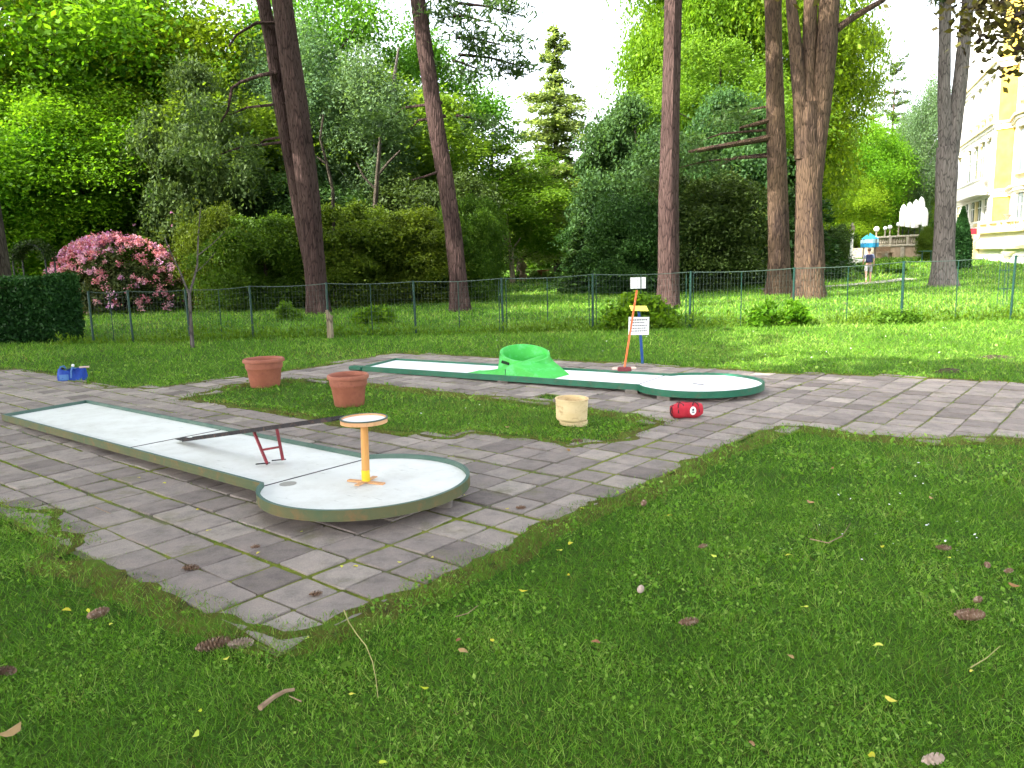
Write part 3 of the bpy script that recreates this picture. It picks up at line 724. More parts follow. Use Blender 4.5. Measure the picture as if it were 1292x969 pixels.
def signs():
    p = gr(811, 461); t = empty('lane_sign', tuple(p), 0, 'blue post with yellow number plate above a white rules notice', 'sign')
    Y = p.y; D = Y
    b = MB(); topz = at(806, 392, Y); b.tube([(0, 0, -.02), (topz.x-p.x, 0, topz.z-p.z)], .020, 10); b.build('post', M['paint_blue'], t, True)
    c = at(805.5, 411, Y)-p; wv = 26/F*D; hv = 22.5/F*D
    b = MB(); b.box((c.x, -.028, c.z), (wv, .008, hv), (0, R(1.5), 0), 0); pl = b.build('notice_board', M['white'], t)
    # five lines of small print, too small to read
    b = MB()
    rr = random.Random(5)
    for k in range(5):
        z = c.z+hv*(.34-.155*k); wl = (.86, .62, .80, .74, .78)[k]*wv; x = -wl/2
        b = MB()
        while x < wl/2:
            l_ = rr.uniform(.012, .03); l_ = min(l_, wl/2-x)
            b.box((c.x+x+l_/2, -.0335, z), (l_, .002, .013 if k else .016)); x += l_+.007
            if wl/2-x < .008: break
        b.build('small_print', M['ink'], pl)
    c = at(806, 389.5, Y)-p; wy = 22/F*D
    b = MB(); b.box((c.x, -.01, c.z+.005), (wy, .16, .008), (R(22), R(3), R(4))); b.build('number_plate', M['plate_yellow'], t)
    # plate on fence
    q = at(805, 357, 16.72); 
    t = empty('fence_plate', tuple(q), 0, 'small blank white plate wired to the green fence above the notice', 'sign')
    b = MB(); b.box((0, 0, 0), (19.5/F*16.7, .006, 14/F*16.7), ch=0); b.build('plate', M['white'], t)
    b = MB(); b.box((.06, -.008, 0), (.010, .008, 14/F*16.7)); b.build('bracket', M['fence_green'], t)
signs()
def broom():
    foot_ = gz(788, 466.5, .14); top_ = at(803.5, 366.5, foot_.y+.42)
    t = empty('broom', tuple(foot_), 0, 'orange handled broom with dark red bristles standing by the green rim', 'broom')
    b = MB(); b.tube([(0, 0, .03), tuple(top_-foot_)], [.0125, .0125], 10); b.build('handle', M['wood_orange'], t, True)
    b = MB(); b.box((-.005, 0, .018), (.30, .06, .028), (0, R(-2), R(-14)), .01); b.build('brush_block', M['brush_head'], t, True)
    b = MB(); b.box((0, -.004, .010), (.17, .072, .052), (0, 0, R(-14)), .008); b.build('bristles', M['brush_red'], t)
broom()

# ------------------------------------------------------------------ fence
def fence():
    px = [118, 168, 240, 320, 415, 525, 635, 748, 870, 1000, 1137, 1275, 1420, 1570]
    bot = [430, 429, 429, 430, 425, 422, 420, 415, 412, 410, 406, 400, 396, 392]
    top = [369, 368, 366, 361, 357, 355, 352, 347, 343, 338, 331, 324, 318, 312]
    Ys = 16.6
    P = []
    for a, b_, c in zip(px, bot, top):
        p = at(a, b_, Ys); x = p.x; z0 = T(x, Ys); h = at(a, c, Ys).z-z0; P.append((x, h))
    t = empty('garden_fence', (P[0][0], Ys, 0), 0, 'low green wire mesh fence with thin posts along the lawn edge', 'fence')
    X0 = P[0][0]
    for i, (x, h) in enumerate(P):
        b = MB(); ln = random.uniform(-.02, .02); b.tube([(x-X0, 0, -.1), (x-X0+ln, 0, h+.02)], .024 if i != 10 else .03, 8); b.build('post', M['fence_green'], t, True)
    for i in range(len(P)-1):
        x0, h0 = P[i]; x1, h1 = P[i+1]; b = MB(); n = int((x1-x0)/.07)
        def hz(s_): return h0+(h1-h0)*s_-.03*math.sin(math.pi*s_)
        r = .0013
        for k in range(1, n):
            s_ = k/n; x = x0+(x1-x0)*s_-X0; b.box((x, .03, (hz(s_)+.04)/2), (2*r, 2*r, hz(s_)-.04))
        for k in range(9):
            f_ = .05+k/9*1.0
            pts = [(x0+(x1-x0)*s_-X0, .03, .05+(hz(s_)-.05)*k/9) for s_ in (0, .33, .66, 1)]; b.tube(pts, r, 4, False)
        b.build('mesh_panel', M['wire'], t)
        b = MB(); b.tube([(x0+(x1-x0)*s_-X0, 0.03, hz(s_)) for s_ in np.linspace(0, 1, 7)], .008, 6); b.build('top_rail', M['wire'], t)
        if i % 2 == 0 or i > 4:
            b = MB(); xm = (x0+x1)/2-X0; b.tube([(xm, .03, 0), (xm, .03, hz(.5))], .011, 6); b.build('mid_stake', M['fence_green'], t)
        if i in (6, 7, 8):
            b = MB(); xx = x0-X0+.08; b.tube([(xx, .03, .02), (xx, .03, hz(0)-.05), (xx+.04, .03, hz(0)-.01)], .010, 6); b.tube([(xx-.15, .03, .02), (xx-.15, .03, hz(0)-.05)], .010, 6); b.build('frame_tube', M['fence_green'], t)
    return P
FP = fence()
# ------------------------------------------------------------------ vegetation builders
def clump_cloud(centres, radii, per, size, seed, flat=.65, asp=.6, zb=1.0):
    rng = np.random.default_rng(seed); C_ = np.repeat(centres, per, 0); r = np.repeat(radii, per)[:, None]
    lum = np.repeat(rng.normal(size=(len(centres), 3))*.35, per, 0); d = rng.normal(size=(len(C_), 3)); d[:, 0] += lum[:, 0]*np.abs(d[:, 1]); d[:, 1] += lum[:, 1]*np.abs(d[:, 0])
    P = C_+d*r*.50*np.array([1, 1, flat]); P[:, 2] -= .16*(np.sum(d[:, :2]**2, 1))*r[:, 0]*.5
    tone = np.clip(.5+rng.normal(size=len(P))*.16+np.repeat(rng.normal(size=len(centres))*.12, per), 0, 1)
    return leaf_quads(P, size, rng, zb, asp), tone
def make_tree(name, H, W, zlo, ncl, per, size, cr, leaf, bark, seed, trunk_r=.25, shape='round', flat=.6, limbs=True, label=None, cat='tree', group=None):
    rng = np.random.default_rng(seed); root = empty(name, (0, 0, 0), 0, label, cat, group)
    cs = []
    while len(cs) < ncl:
        p = rng.uniform(-1, 1, 3); q = np.linalg.norm(p)
        if q > 1 or q < .35 and rng.random() < .7: continue
        z = zlo+(p[2]*.5+.5)*(H-zlo); k = 1.0
        tz = (z-zlo)/(H-zlo)
        if shape == 'round': pass
        elif shape == 'mound': k = 1.0+.35*(1-tz)
        elif shape == 'cone': k = 1.25*(1-tz)+.08
        elif shape == 'column': k = .9
        lob = 1+.22*math.sin(3*math.atan2(p[1], p[0])+seed)+.15*math.sin(7*tz+seed)
        cs.append((p[0]*W/2*k*lob, p[1]*W/2*k*lob, z))
    cs = np.array(cs); rad = cr*rng.uniform(.65, 1.35, ncl)
    V, tone = clump_cloud(cs, rad, per, size, seed+1, flat)
    keep = V.reshape(-1, 4, 3)[:, :, 2].min(1) > .02
    V = V.reshape(-1, 4, 3)[keep].reshape(-1, 3); tone = tone[keep]
    b = MB(); bend = rng.normal(size=2)*.35
    tp = [(bend[0]*math.sin(k/6*2.2)*.5, bend[1]*math.sin(k/6*2.6)*.5, H*.9*k/6) for k in range(7)]
    b.tube(tp, [trunk_r*(1.35 if k == 0 else 1)*(1-k/6.6) for k in range(7)], 9, jit=.05)
    if limbs:
        for i in rng.choice(ncl, min(ncl, 26), False):
            c = cs[i]; z0 = max(H*.12, c[2]-rng.uniform(.15, .35)*H*.5); k = min(z0/(H*.9)*6, 5.5); a = tp[int(k)]; q = tp[int(k)+1]; f_ = k-int(k)
            s0 = Vector(a).lerp(Vector(q), f_); e = Vector(c); mid = s0.lerp(e, .5)+Vector((0, 0, -.15)); r0 = trunk_r*.32
            b.tube([s0, mid, e], [r0, r0*.6, r0*.2], 6)
    b.build('trunk', bark, root, True)
    np_mesh('crown', V, 4, leaf, tone, parent=root)
    return root
def make_conifer(name, H, W, zlo, tiers, leaf, bark, seed, trunk_r=.2, droop=.25, size=.16, per=60, fill=1.0, label=None, group=None, gaps=.0, topw=.05):
    rng = np.random.default_rng(seed); root = empty(name, (0, 0, 0), 0, label, 'conifer', group)
    b = MB(); b.tube([(0, 0, 0), (.05, 0, H*.3), (-.03, .03, H*.65), (0, 0, H)], [trunk_r*1.2, trunk_r*.85, trunk_r*.5, .02], 8)
    Pl = []
    for k in range(tiers):
        tz = (k+.3)/tiers; z = zlo+(H-zlo)*tz+rng.normal()*.12; rr = W/2*((1-tz)**.8*.95+topw)*rng.uniform(.75, 1.2); nb = int(5+3*(1-tz))
        if rng.random() < gaps: rr *= .5
        a0 = rng.uniform(0, 6.28)
        for j in range(nb):
            if rng.random() > fill: continue
            a = a0+j*6.28/nb+rng.normal()*.15; L = rr*rng.uniform(.75, 1.15); dz = -droop*L+rng.normal()*.28
            s0 = Vector((0, 0, z)); e = Vector((math.cos(a)*L, math.sin(a)*L, z+dz)); md = s0.lerp(e, .5)+Vector((0, 0, .08*L))
            b.tube([s0, md, e], [trunk_r*.18*(1-tz*.5), trunk_r*.12, .008], 5, False)
            n = int(per*L/(W/2)*1.3)+8; t_ = rng.uniform(.15, 1.05, n); c = np.array(md)[None]*(4*t_*(1-t_))[:, None]+np.array(s0)[None]*((1-t_)*(1-2*t_))[:, None]+np.array(e)[None]*(t_*(2*t_-1))[:, None]
            sp = .10*L+.28*L*np.sin(np.clip(t_, 0, 1)*np.pi*.85)*.6
            side_ = np.array([-math.sin(a), math.cos(a), 0]); c = c+side_*(rng.uniform(-1, 1, n)*sp)[:, None]; c[:, 2] += rng.normal(size=n)*.13-.03*L*rng.random(n)
            Pl.append(c)
    P = np.concatenate(Pl); V = leaf_quads(P, size, rng, 1.6, .45); tone = np.clip(.5+rng.normal(size=len(P))*.18, 0, 1)
    b.build('trunk', bark, root, True); np_mesh('crown', V, 4, leaf, tone, parent=root); return root
def kids(o): return [c for c in bpy.data.objects if c.parent == o]
def copy_tree(o, parent=None, _k=None):
    c = o.copy(); COL.objects.link(c); c.parent = parent
    for ch in list(o.children): copy_tree(ch, c)
    return c
protos = {}; used = {}
def measured(root):
    cr_ = [c for c in root.children if c.name.startswith('crown')][0]; me = cr_.data; a = np.empty(len(me.vertices)*3, np.float32); me.vertices.foreach_get('co', a); a = a.reshape(-1, 3)
    lo, hi = np.percentile(a, 1.5, axis=0), np.percentile(a, 98.5, axis=0); return (root, float(np.percentile(a[:, 2], 99.5)), float((hi[0]-lo[0]+hi[1]-lo[1])/2))
def place(kind, px, Y, toppx, wpx, label, group=None, rz=None, basey=None, name=None, leaf=None):
    pr, H0, W0 = protos[kind]
    if used.get(kind): o = copy_tree(pr)
    else: o = pr; used[kind] = True
    x = at(px, 300, Y).x; z = T(x, Y)-.05; top = at(px, toppx, Y).z; D = Y
    sz = (top-z)/H0; sx = (wpx/F*D)/W0
    o.location = (x, Y, z); o.scale = (sx, sx, sz); o.rotation_euler = (0, 0, random.uniform(0, 6.28) if rz is None else rz)
    o['label'] = label
    if group: o['group'] = group
    elif 'group' in o: del o['group']
    return o
protos['decA'] = (make_tree('broadleaf_tree', 15, 11, 1.2, 105, 900, .105, 1.75, M['leaf_bright'], M['bark_dark'], 21), 15, 11)
protos['decB'] = (make_tree('broadleaf_tree', 15, 10, 1.0, 95, 900, .105, 1.65, M['leaf_bright'], M['bark_dark'], 35), 15, 10)
protos['decC'] = (make_tree('broadleaf_tree', 16, 9, 3, 75, 800, .10, 1.45, M['leaf_mid'], M['bark_dark'], 48), 16, 9)
protos['decD'] = (make_tree('broadleaf_tree', 14, 9, 2, 62, 850, .105, 1.4, M['leaf_mid'], M['bark_dark'], 52), 14, 9)
protos['birch'] = (make_tree('birch_tree', 15, 5, 3, 80, 480, .085, .9, M['leaf_birch'], M['bark_birch'], 61, .12, flat=1.3), 15, 5)
protos['yew'] = (make_tree('yew_bush', 5, 5.5, .1, 150, 520, .075, .85, M['leaf_olive'], M['bark_dark'], 71, .15, 'mound', .35), 5, 5.5)
protos['yewB'] = (make_tree('yew_bush', 5, 5, .0, 150, 520, .075, .8, M['leaf_dark'], M['bark_dark'], 77, .15, 'mound', .4), 5, 5)
protos['darkcon'] = (make_conifer('dark_conifer', 8, 5.5, .3, 18, M['leaf_dark'], M['bark_dark'], 81, .16, .35, .15, 150), 8, 5.5)
protos['larch'] = (make_conifer('pale_conifer', 18, 7, 1.5, 30, M['leaf_larch'], M['bark_dark'], 91, .2, .10, .13, 330, .95, gaps=.25), 18, 7)
protos['sparse'] = (make_conifer('tall_pine', 20, 6, 7, 16, M['leaf_needle'], M['bark_tan'], 95, .22, -.05, .15, 170, .7, gaps=.3, topw=.25), 20, 6)
protos['pinebush'] = (make_tree('soft_pine', 8, 7, 1, 60, 1100, .10, 1.1, M['leaf_needle'], M['bark_dark'], 99, .15, flat=.45), 8, 7)
for k_ in list(protos): protos[k_] = measured(protos[k_][0])
gB = 'broadleaf trees of the park behind the fence'
for a in [
 ('decA', 30, 36, -150, 400, 'bright green tree filling the far upper left corner'),
 ('decB', 175, 39, -20, 300, 'tall bright green tree left of the open sky patch'),
 ('decB', 110, 32, 120, 250, 'lower yellow green tree directly above the pink rhododendron'),
 ('decA', -60, 30, 100, 260, 'yellow green tree at the left edge above the hedge'),
 ('decC', 250, 46, 30, 220, 'mid green tree in the gap left of the twin leaning trunks'),
 ('decD', 270, 34, 90, 200, 'rounded green tree just left of the twin leaning trunks'),
 ('decC', 420, 44, -60, 230, 'tall airy green tree right of the twin leaning trunks'),
 ('decD', 490, 40, 90, 220, 'low bright tree between the leaning trunks'),
 ('decC', 545, 48, 60, 190, 'tall green tree behind the second leaning trunk'),
 ('decD', 625, 46, 185, 170, 'green tree left of the central sky gap'),
 ('decA', 878, 46, -140, 170, 'tall bright tree behind the straight dark trunk'),
 ('decB', 950, 48, -160, 230, 'tall dense tree behind the reddish right trunk'),
 ('decC', 905, 40, 60, 200, 'mid green tree between the straight trunk and the reddish trunk'),
 ('decD', 1035, 52, -30, 110, 'green tree behind the big forked trunk'),
 ('decB', 1080, 72, 150, 120, 'bright green tree right of the big forked trunk'),
 ('decA', 1055, 69, 215, 110, 'low bright tree above the stone lamp'),
 ('decD', 655, 70, 215, 120, 'distant green tree in the central gap, left of the pale conifer'),
 ('decC', 752, 66, 215, 110, 'distant green tree in the central gap, right of the pale conifer'),
 ('decD', 705, 80, 250, 150, 'distant tree closing the end of the central lawn'),
 ('decC', 812, 60, 90, 80, 'green tree left of the straight dark trunk'),
]: place(*a, group=gB)
gY = 'yew bushes behind the fence'
for a in [
 ('yew', 275, 28.0, 265, 90, 'olive yew bush behind the young staked tree'),
 ('yew', 330, 27.5, 275, 150, 'olive yew bush left of the twin leaning trunks'),
 ('yew', 440, 28.5, 262, 150, 'olive yew bush right of the twin leaning trunks'),
 ('yew', 520, 29.5, 268, 150, 'olive yew bush left of the second leaning trunk'),
 ('yew', 592, 29.5, 250, 85, 'olive yew bush at the left side of the central lawn'),
 ('yewB', 752, 36, 285, 80, 'dark yew bush at the right side of the central lawn'),
 ('yewB', 795, 31, 245, 110, 'dark yew bush left of the straight dark trunk'),
 ('yewB', 885, 32, 225, 140, 'big dark yew bush right of the straight dark trunk'),
 ('yewB', 955, 35, 240, 100, 'dark yew bush left of the reddish trunk'),
 ('yewB', 1052, 60, 285, 36, 'dark bush beside the stone lamp'),
 ('yewB', 1035, 42, 290, 70, 'dark low bush behind the big forked trunk'),
 ('yew', 1178, 48, 286, 34, 'yellowish bush in front of the terrace wall'),
 ('yewB', 380, 33, 230, 150, 'shadowy dark bush behind the twin leaning trunks'),
 ('yewB', 540, 35, 225, 150, 'shadowy dark bush behind the second leaning trunk'),
]: place(*a, group=gY)
place('larch', 703, 52, 42, 125, 'pale layered conifer standing alone in the central sky gap')
place('larch', 1125, 76, 190, 60, 'pale green conifer behind the terrace wall, left of the birch')
place('sparse', 1120, 80, 75, 60, 'thin bare stemmed pine against the sky, tallest right of the forked trunk')
place('sparse', 1095, 84, 95, 40, 'thinner shorter pine just left of the tall bare stemmed one')
place('birch', 1165, 72, 95, 55, 'grey green birch left of the double trunk')
place('birch', 1148, 78, 140, 60, 'lower grey green birch beside the tall thin pine')
place('birch', 395, 37, 30, 120, 'grey green drooping tree right behind the twin leaning trunks')
place('birch', 470, 36, 60, 110, 'grey green drooping tree with a thick pale stem between the leaning trunks')
place('darkcon', 735, 33, 285, 65, 'small dark spreading conifer right of the distant statue')
place('darkcon', 1000, 38, 200, 110, 'dark conifer behind the gap between the two right trunks')
place('pinebush', 262, 31, 85, 130, 'soft blue green pine left of the twin leaning trunks')
place('pinebush', 805, 36, 130, 130, 'soft needled pine left of the straight dark trunk')
place('pinebush', 905, 35, 120, 150, 'soft needled pine behind the bare side branches')
place('pinebush', 330, 38, 60, 100, 'blue green pine behind the thinner leaning stem')
place('decC', 1210, 70, 200, 60, 'dark tree seen through the fork of the double trunk', gB)

# far wood closing the view: reads as one mass
def far_wood():
    rng = np.random.default_rng(5); n = 150000
    x = rng.uniform(-90, 62, n); y = rng.uniform(84, 100, n)+.0*x
    top = 9.5+1.8*np.sin(x*.23)+1.3*np.sin(x*.61+1)+.8*np.sin(x*1.7); z = rng.uniform(0, 1, n)**.85*top
    keep = (np.sin(x*.9+z*.7)+np.sin(z*1.3+x*.35)+np.sin(x*2.1-z*1.7)*.6) > -1.4
    P = np.stack([x, y+2*np.sin(x*.5+z*.5), z], 1)[keep]; tone = np.clip(.45+rng.normal(size=len(P))*.18, 0, 1)
    o = np_mesh('distant_wood', leaf_quads(P, .34, rng, .8, .6), 4, M['leaf_mid'], tone); tag(o, 'distant wood closing the view beyond the lawn', 'wood', kind='stuff')
far_wood()

# ------------------------------------------------------------------ foreground pines from traced stems
def needle_boughs(root, spots, size=.13, seed=1, leaf=None, per=420):
    """spots: (centre, radius xyz) soft needle clouds hung from branches"""
    rng = np.random.default_rng(seed); Pl = []; ax = []
    for c, r in spots:
        n = per; k = max(6, n//28); sub = np.array(c)+rand_dirs(k, rng)*rng.uniform(.3, 1, (k, 1))*np.array(r)
        P = sub[rng.integers(0, k, n)]+rng.normal(size=(n, 3))*np.array([.22, .22, .10]); Pl.append(P)
    P = np.concatenate(Pl); tone = np.clip(.45+rng.normal(size=len(P))*.2, 0, 1)
    return np_mesh('foliage', leaf_quads(P, size, rng, 1.0, .22), 4, leaf or M['leaf_needle'], tone, parent=root)
def pine(name, label, Y, stems, bark, crown_z=(13, 20), branches=(), boughs=(), cr=3.5, cat='pine tree', ground=True, crownmat='leaf_needle', seed=1, ncl=40, cshift=(0, 0)):
    """stems: list of lists (px, py, width_px[, dy])"""
    base = stems[0][0]; g = at(base[0], base[1], Y); gz_ = T(g.x, Y)
    root = empty(name, (g.x, Y, gz_), 0, label, cat); O = Vector((g.x, Y, gz_))
    b = MB(); tips = []
    for si, st in enumerate(stems):
        pts = []; rad = []
        for q in st:
            p = at(q[0], q[1], Y)+Vector((0, q[3] if len(q) > 3 else 0, 0)); pts.append(p-O); rad.append(q[2]/2/F*Y)
        if si == 0 and ground: pts[0].z = -.15
        # densify
        P2 = []; R2 = []
        for i in range(len(pts)-1):
            m_ = max(2, int((pts[i+1]-pts[i]).length/.35))
            for k in range(m_):
                t_ = k/m_; P2.append(pts[i].lerp(pts[i+1], t_)); R2.append(rad[i]+(rad[i+1]-rad[i])*t_)
        d = (pts[-1]-pts[-2]).normalized(); e = pts[-1]
        if st[-1][1] <= 5:
            L = max(.5, crown_z[1]-1-(e.z+O.z)); 
            for k in range(9): P2.append(e+d*L*k/8+Vector((0, 0, 0))); R2.append(rad[-1]*(1-k/9.5))
            tips.append(e+d*L)
        else: P2.append(e); R2.append(rad[-1])
        if si == 0 and ground:   # root flare
            for i in range(len(R2)):
                h = P2[i].z; R2[i] *= 1+.22*math.exp(-max(h, 0)/.30)
        n = 16; b0 = len(b.v); b.tube(P2, R2, n)
        ph = random.uniform(0, 6)
        for i in range(len(P2)):
            for k in range(n):
                idx = b0+i*n+k; a = 2*math.pi*k/n; f_ = 1+.055*math.sin(3*a+ph+.3*i*.35)+.04*math.sin(5*a+ph*2)+random.uniform(-.02, .02)
                if si == 0 and ground and P2[i].z < .7: f_ += .16*math.cos(4*a+ph)*(1-max(P2[i].z, 0)/.7)
                v = Vector(b.v[idx]); b.v[idx] = tuple(P2[i]+(v-P2[i])*f_)
    b.build('trunk', bark, root, True)
    for br in branches:
        pts = [at(q[0], q[1], Y)+Vector((0, q[3] if len(q) > 3 else -.1, 0))-O for q in br]; rad = [q[2]/2/F*Y for q in br]
        bb = MB(); bb.tube(pts, rad, 8, jit=.08); bb.build('branch', bark, root, True)
    # high crown, above the picture
    rng = np.random.default_rng(seed+100); cs = []
    for tpt in tips or [Vector((0, 0, crown_z[1]-2))]:
        for k in range(ncl):
            z = rng.uniform(crown_z[0], crown_z[1]); a = rng.uniform(0, 6.28); rr = cr*rng.uniform(.15, 1)**.6*(1.1-.5*(z-crown_z[0])/(crown_z[1]-crown_z[0]))
            cs.append((tpt.x+rr*math.cos(a)+cshift[0], tpt.y+rr*math.sin(a)+cshift[1], z-gz_))
    cs = np.array(cs); V, tone = clump_cloud(cs, rng.uniform(.5, 1.1, len(cs)), 110, .20, seed+5, .4, .35)
    np_mesh('crown', V, 4, M[crownmat], tone, parent=root)
    if boughs:
        sp = []
        for (px_, py_, dy, rx, ry, rz_) in boughs:
            p = at(px_, py_, Y+dy)-O; sp.append((tuple(p), (rx, ry, rz_)))
        needle_boughs(root, sp, seed=seed)
        for (c, r) in sp:
            bb = MB(); bb.tube([(Vector((0, 0, c[2]+.3))+Vector((c[0]*.12, 0, 0))), Vector(c)*.6+Vector((0, 0, c[2]*.4+.25)), Vector(c)+Vector((r[0]*.4, 0, 0))], [.05, .035, .012], 5); bb.build('branch', bark, root, True)
    return root
pine('pine_tree', 'twin stemmed pine leaning left, thick and thin dark trunks side by side', 24.5,
     [[(403, 396, 27), (398, 340, 26), (390, 250, 27), (381, 180, 27), (368, 90, 26), (355, 0, 24)],
      [(396, 360, 18, .25), (385, 300, 22, .25), (366, 200, 21, .25), (352, 130, 20, .25), (341, 60, 17, .25), (329, 0, 16, .25)]], M['bark_pine'], (12, 19),
     branches=[[(352, 92, 5), (330, 96, 5), (305, 105, 4), (294, 112, 4), (289, 140, 3), (280, 155, 2)], [(350, 30, 4), (325, 30, 4), (300, 45, 3), (290, 60, 2)]],
     boughs=[(262, 150, .6, 1.1, .8, .7), (300, 190, .8, 1.0, .8, .8), (250, 200, 1.0, .9, .8, .6)], seed=3)
pine('pine_tree', 'leaning dark reddish pine left of the central gap with drooping blue green boughs', 24.0,
     [[(580, 393, 26), (578, 350, 22), (572, 290, 21), (563, 230, 20), (551, 160, 20), (541, 90, 19), (528, 0, 18)]], M['bark_pine'], (11, 18),
     branches=[[(560, 215, 4), (540, 222, 3), (520, 228, 2)]],
     boughs=[(600, 30, -.3, 1.2, .9, .8), (640, 20, .3, 1.0, .9, .7), (590, 90, .0, 1.1, .9, .7), (650, 85, .4, .8, .7, .5), (610, 160, .2, 1.0, .8, .5), (470, 150, .6, 1.4, .8, .25), (500, 165, .5, 1.0, .8, .3), (560, 10, 0, .8, .8, .5), (625, 60, 0, 1.0, .8, .6)], seed=7)
pine('pine_tree', 'single straight dark reddish pine trunk right of the central gap', 23.5,
     [[(844, 387, 28), (844, 340, 26), (844, 250, 25), (846, 150, 22), (848, 60, 21), (849, 0, 21)]], M['bark_pine'], (12, 19), seed=9)
pine('pine_tree', 'pine with two bare yellowish side branches left of the forked trunk', 28.5,
     [[(982, 368, 30), (982, 320, 26), (980, 240, 24), (978, 150, 21), (976, 70, 19), (975, 0, 19)]], M['bark_tan'], (13, 20),
     branches=[[(970, 174, 8), (940, 180, 7), (910, 185, 6), (880, 190, 5), (868, 192, 3)], [(970, 152, 6), (950, 158, 5), (932, 162, 3)]],
     boughs=[(860, 180, .4, 1.3, .8, .6), (890, 210, .8, 1.3, .8, .6), (920, 150, .8, 1.2, .8, .5), (830, 215, .8, 1.0, .8, .5)], seed=13)
pine('pine_tree', 'thickest tree, tan trunk splitting into three stems with a broken left one', 25.5,
     [[(1022, 377, 38), (1021, 330, 34), (1021, 270, 32), (1021, 200, 30), (1020, 130, 27)],
      [(1024, 230, 24, -.05), (1030, 180, 22, -.05), (1036, 120, 24, -.05), (1041, 60, 25, -.05), (1045, 0, 23, -.05)],
      [(1020, 200, 20, .05), (1020, 130, 19, .05), (1022, 60, 16, .05), (1024, 0, 16, .05)],
      [(1014, 200, 20), (1010, 130, 17), (1004, 60, 15), (998, 0, 12), (995, -30, 8)],
      [(1026, 340, 26, -.08), (1027, 290, 20, -.08), (1028, 250, 10, -.08)]], M['bark_tan'], (13, 20),
     branches=[[(1054, 38, 9), (1070, 26, 8), (1090, 14, 7), (1112, 2, 6), (1122, -8, 5)]], seed=17, cr=3.8)
pine('pine_tree', 'grey barked double trunk forming a narrow V in front of the palace', 29,
     [[(1190, 353, 30), (1191, 310, 24), (1193, 260, 23), (1195, 210, 24), (1195, 185, 22)],
      [(1194, 215, 16), (1192, 170, 15), (1191, 110, 14), (1192, 50, 13), (1193, 0, 13)],
      [(1197, 215, 17), (1203, 170, 16), (1210, 110, 16), (1216, 50, 15), (1221, 0, 13)]], M['bark_grey'], (14, 20), seed=19,
     boughs=[(1196, -6, 0, .5, .4, .2)])
# dark trunk at the far left edge, pale bare stem, dead stump, young staked tree
pine('old_tree', 'dark trunk cut by the left edge just above the hedge', 20, [[(2, 385, 34), (-2, 340, 28), (-8, 290, 24), (-30, 150, 20), (-60, 0, 18)]], M['bark_dark'], (10, 16), cat='tree', crownmat='leaf_mid', seed=23)
def bare(name, label, Y, stems, bark, cat='tree'):
    g = at(stems[0][0][0], stems[0][0][1], Y); z = T(g.x, Y); O = Vector((g.x, Y, z)); root = empty(name, tuple(O), 0, label, cat)
    for si, st in enumerate(stems):
        pts = [at(a[0], a[1], Y)-O for a in st]; rad = [a[2]/2/F*Y for a in st]
        if si == 0: pts[0].z = -.05
        b = MB(); b.tube(pts, rad, 8, jit=.04); b.build('trunk' if si == 0 else 'branch', bark, root, True)
    return root, O
bare('bare_tree', 'pale bare forked stem at the left side of the central lawn', 44, [[(647, 353, 6.5), (645, 320, 6), (641, 300, 5), (640, 280, 3.5), (639, 262, 2)], [(643, 312, 4), (636, 297, 3), (633, 285, 2)], [(645, 320, 3), (651, 308, 2.5), (657, 300, 1.2)]], M['bark_pale'])
rt_, O = bare('young_tree', 'slender young tree with forked bare stem on the lawn by the fence', 15.2, [[(243, 440, 6), (241, 410, 4.6), (239, 370, 4)], [(239, 372, 3), (249, 335, 2.4), (250, 300, 2), (253, 262, 1.2)], [(239, 372, 3), (228, 345, 2.2), (215, 318, 1.6), (208, 300, 1)], [(250, 322, 1.8), (268, 308, 1.2), (284, 292, .8)], [(246, 345, 1.2), (262, 330, .8), (272, 318, .6)]], M['bark_grey'])
def young_leaves():
    rng = np.random.default_rng(31); Pl = []
    for (px_, py_, r) in [(253, 265, .35), (208, 298, .3), (284, 290, .35), (240, 275, .4), (268, 270, .4), (222, 300, .3), (262, 300, .35), (232, 285, .3)]:
        c = np.array(at(px_, py_, 15.2)-O); Pl.append(c+rng.normal(size=(22, 3))*r*.5)
    P = np.concatenate(Pl); np_mesh('leaves', leaf_quads(P, .045, rng, .8, .5), 4, M['leaf_olive'], rng.uniform(.4, 1, len(P)), parent=rt_)
young_leaves()
bare('tree_stump', 'short splintered mossy stump on the fence line below the twin pine', 16.3, [[(417, 425, 9), (416, 410, 8), (415, 400, 7), (412, 391, 3.5)], [(418, 412, 4), (419, 398, 2)]], M['bark_pale'], 'stump')
bare('dark_stem_tree', 'dark slender trunk behind the bushes between the leaning pines', 31, [[(470, 330, 7), (473, 262, 6), (477, 210, 5), (480, 170, 4)], [(474, 225, 4), (490, 205, 3), (505, 190, 2)], [(475, 240, 3), (458, 222, 2.5), (450, 205, 1.5)]], M['bark_dark'])
bare('curved_stem_tree', 'thin curved dark stem right beside the twin pine', 27, [[(417, 290, 4), (420, 240, 4), (412, 205, 3.5), (404, 175, 3), (408, 145, 2.5)], [(413, 208, 3), (400, 198, 2)]], M['bark_dark'])
bare('dead_birch', 'pale bare upper stem in the crown between the leaning pines', 36.5, [[(490, 200, 6), (494, 140, 5), (497, 100, 4), (503, 60, 2.5)], [(492, 150, 3), (488, 110, 2)]], M['bark_grey'])

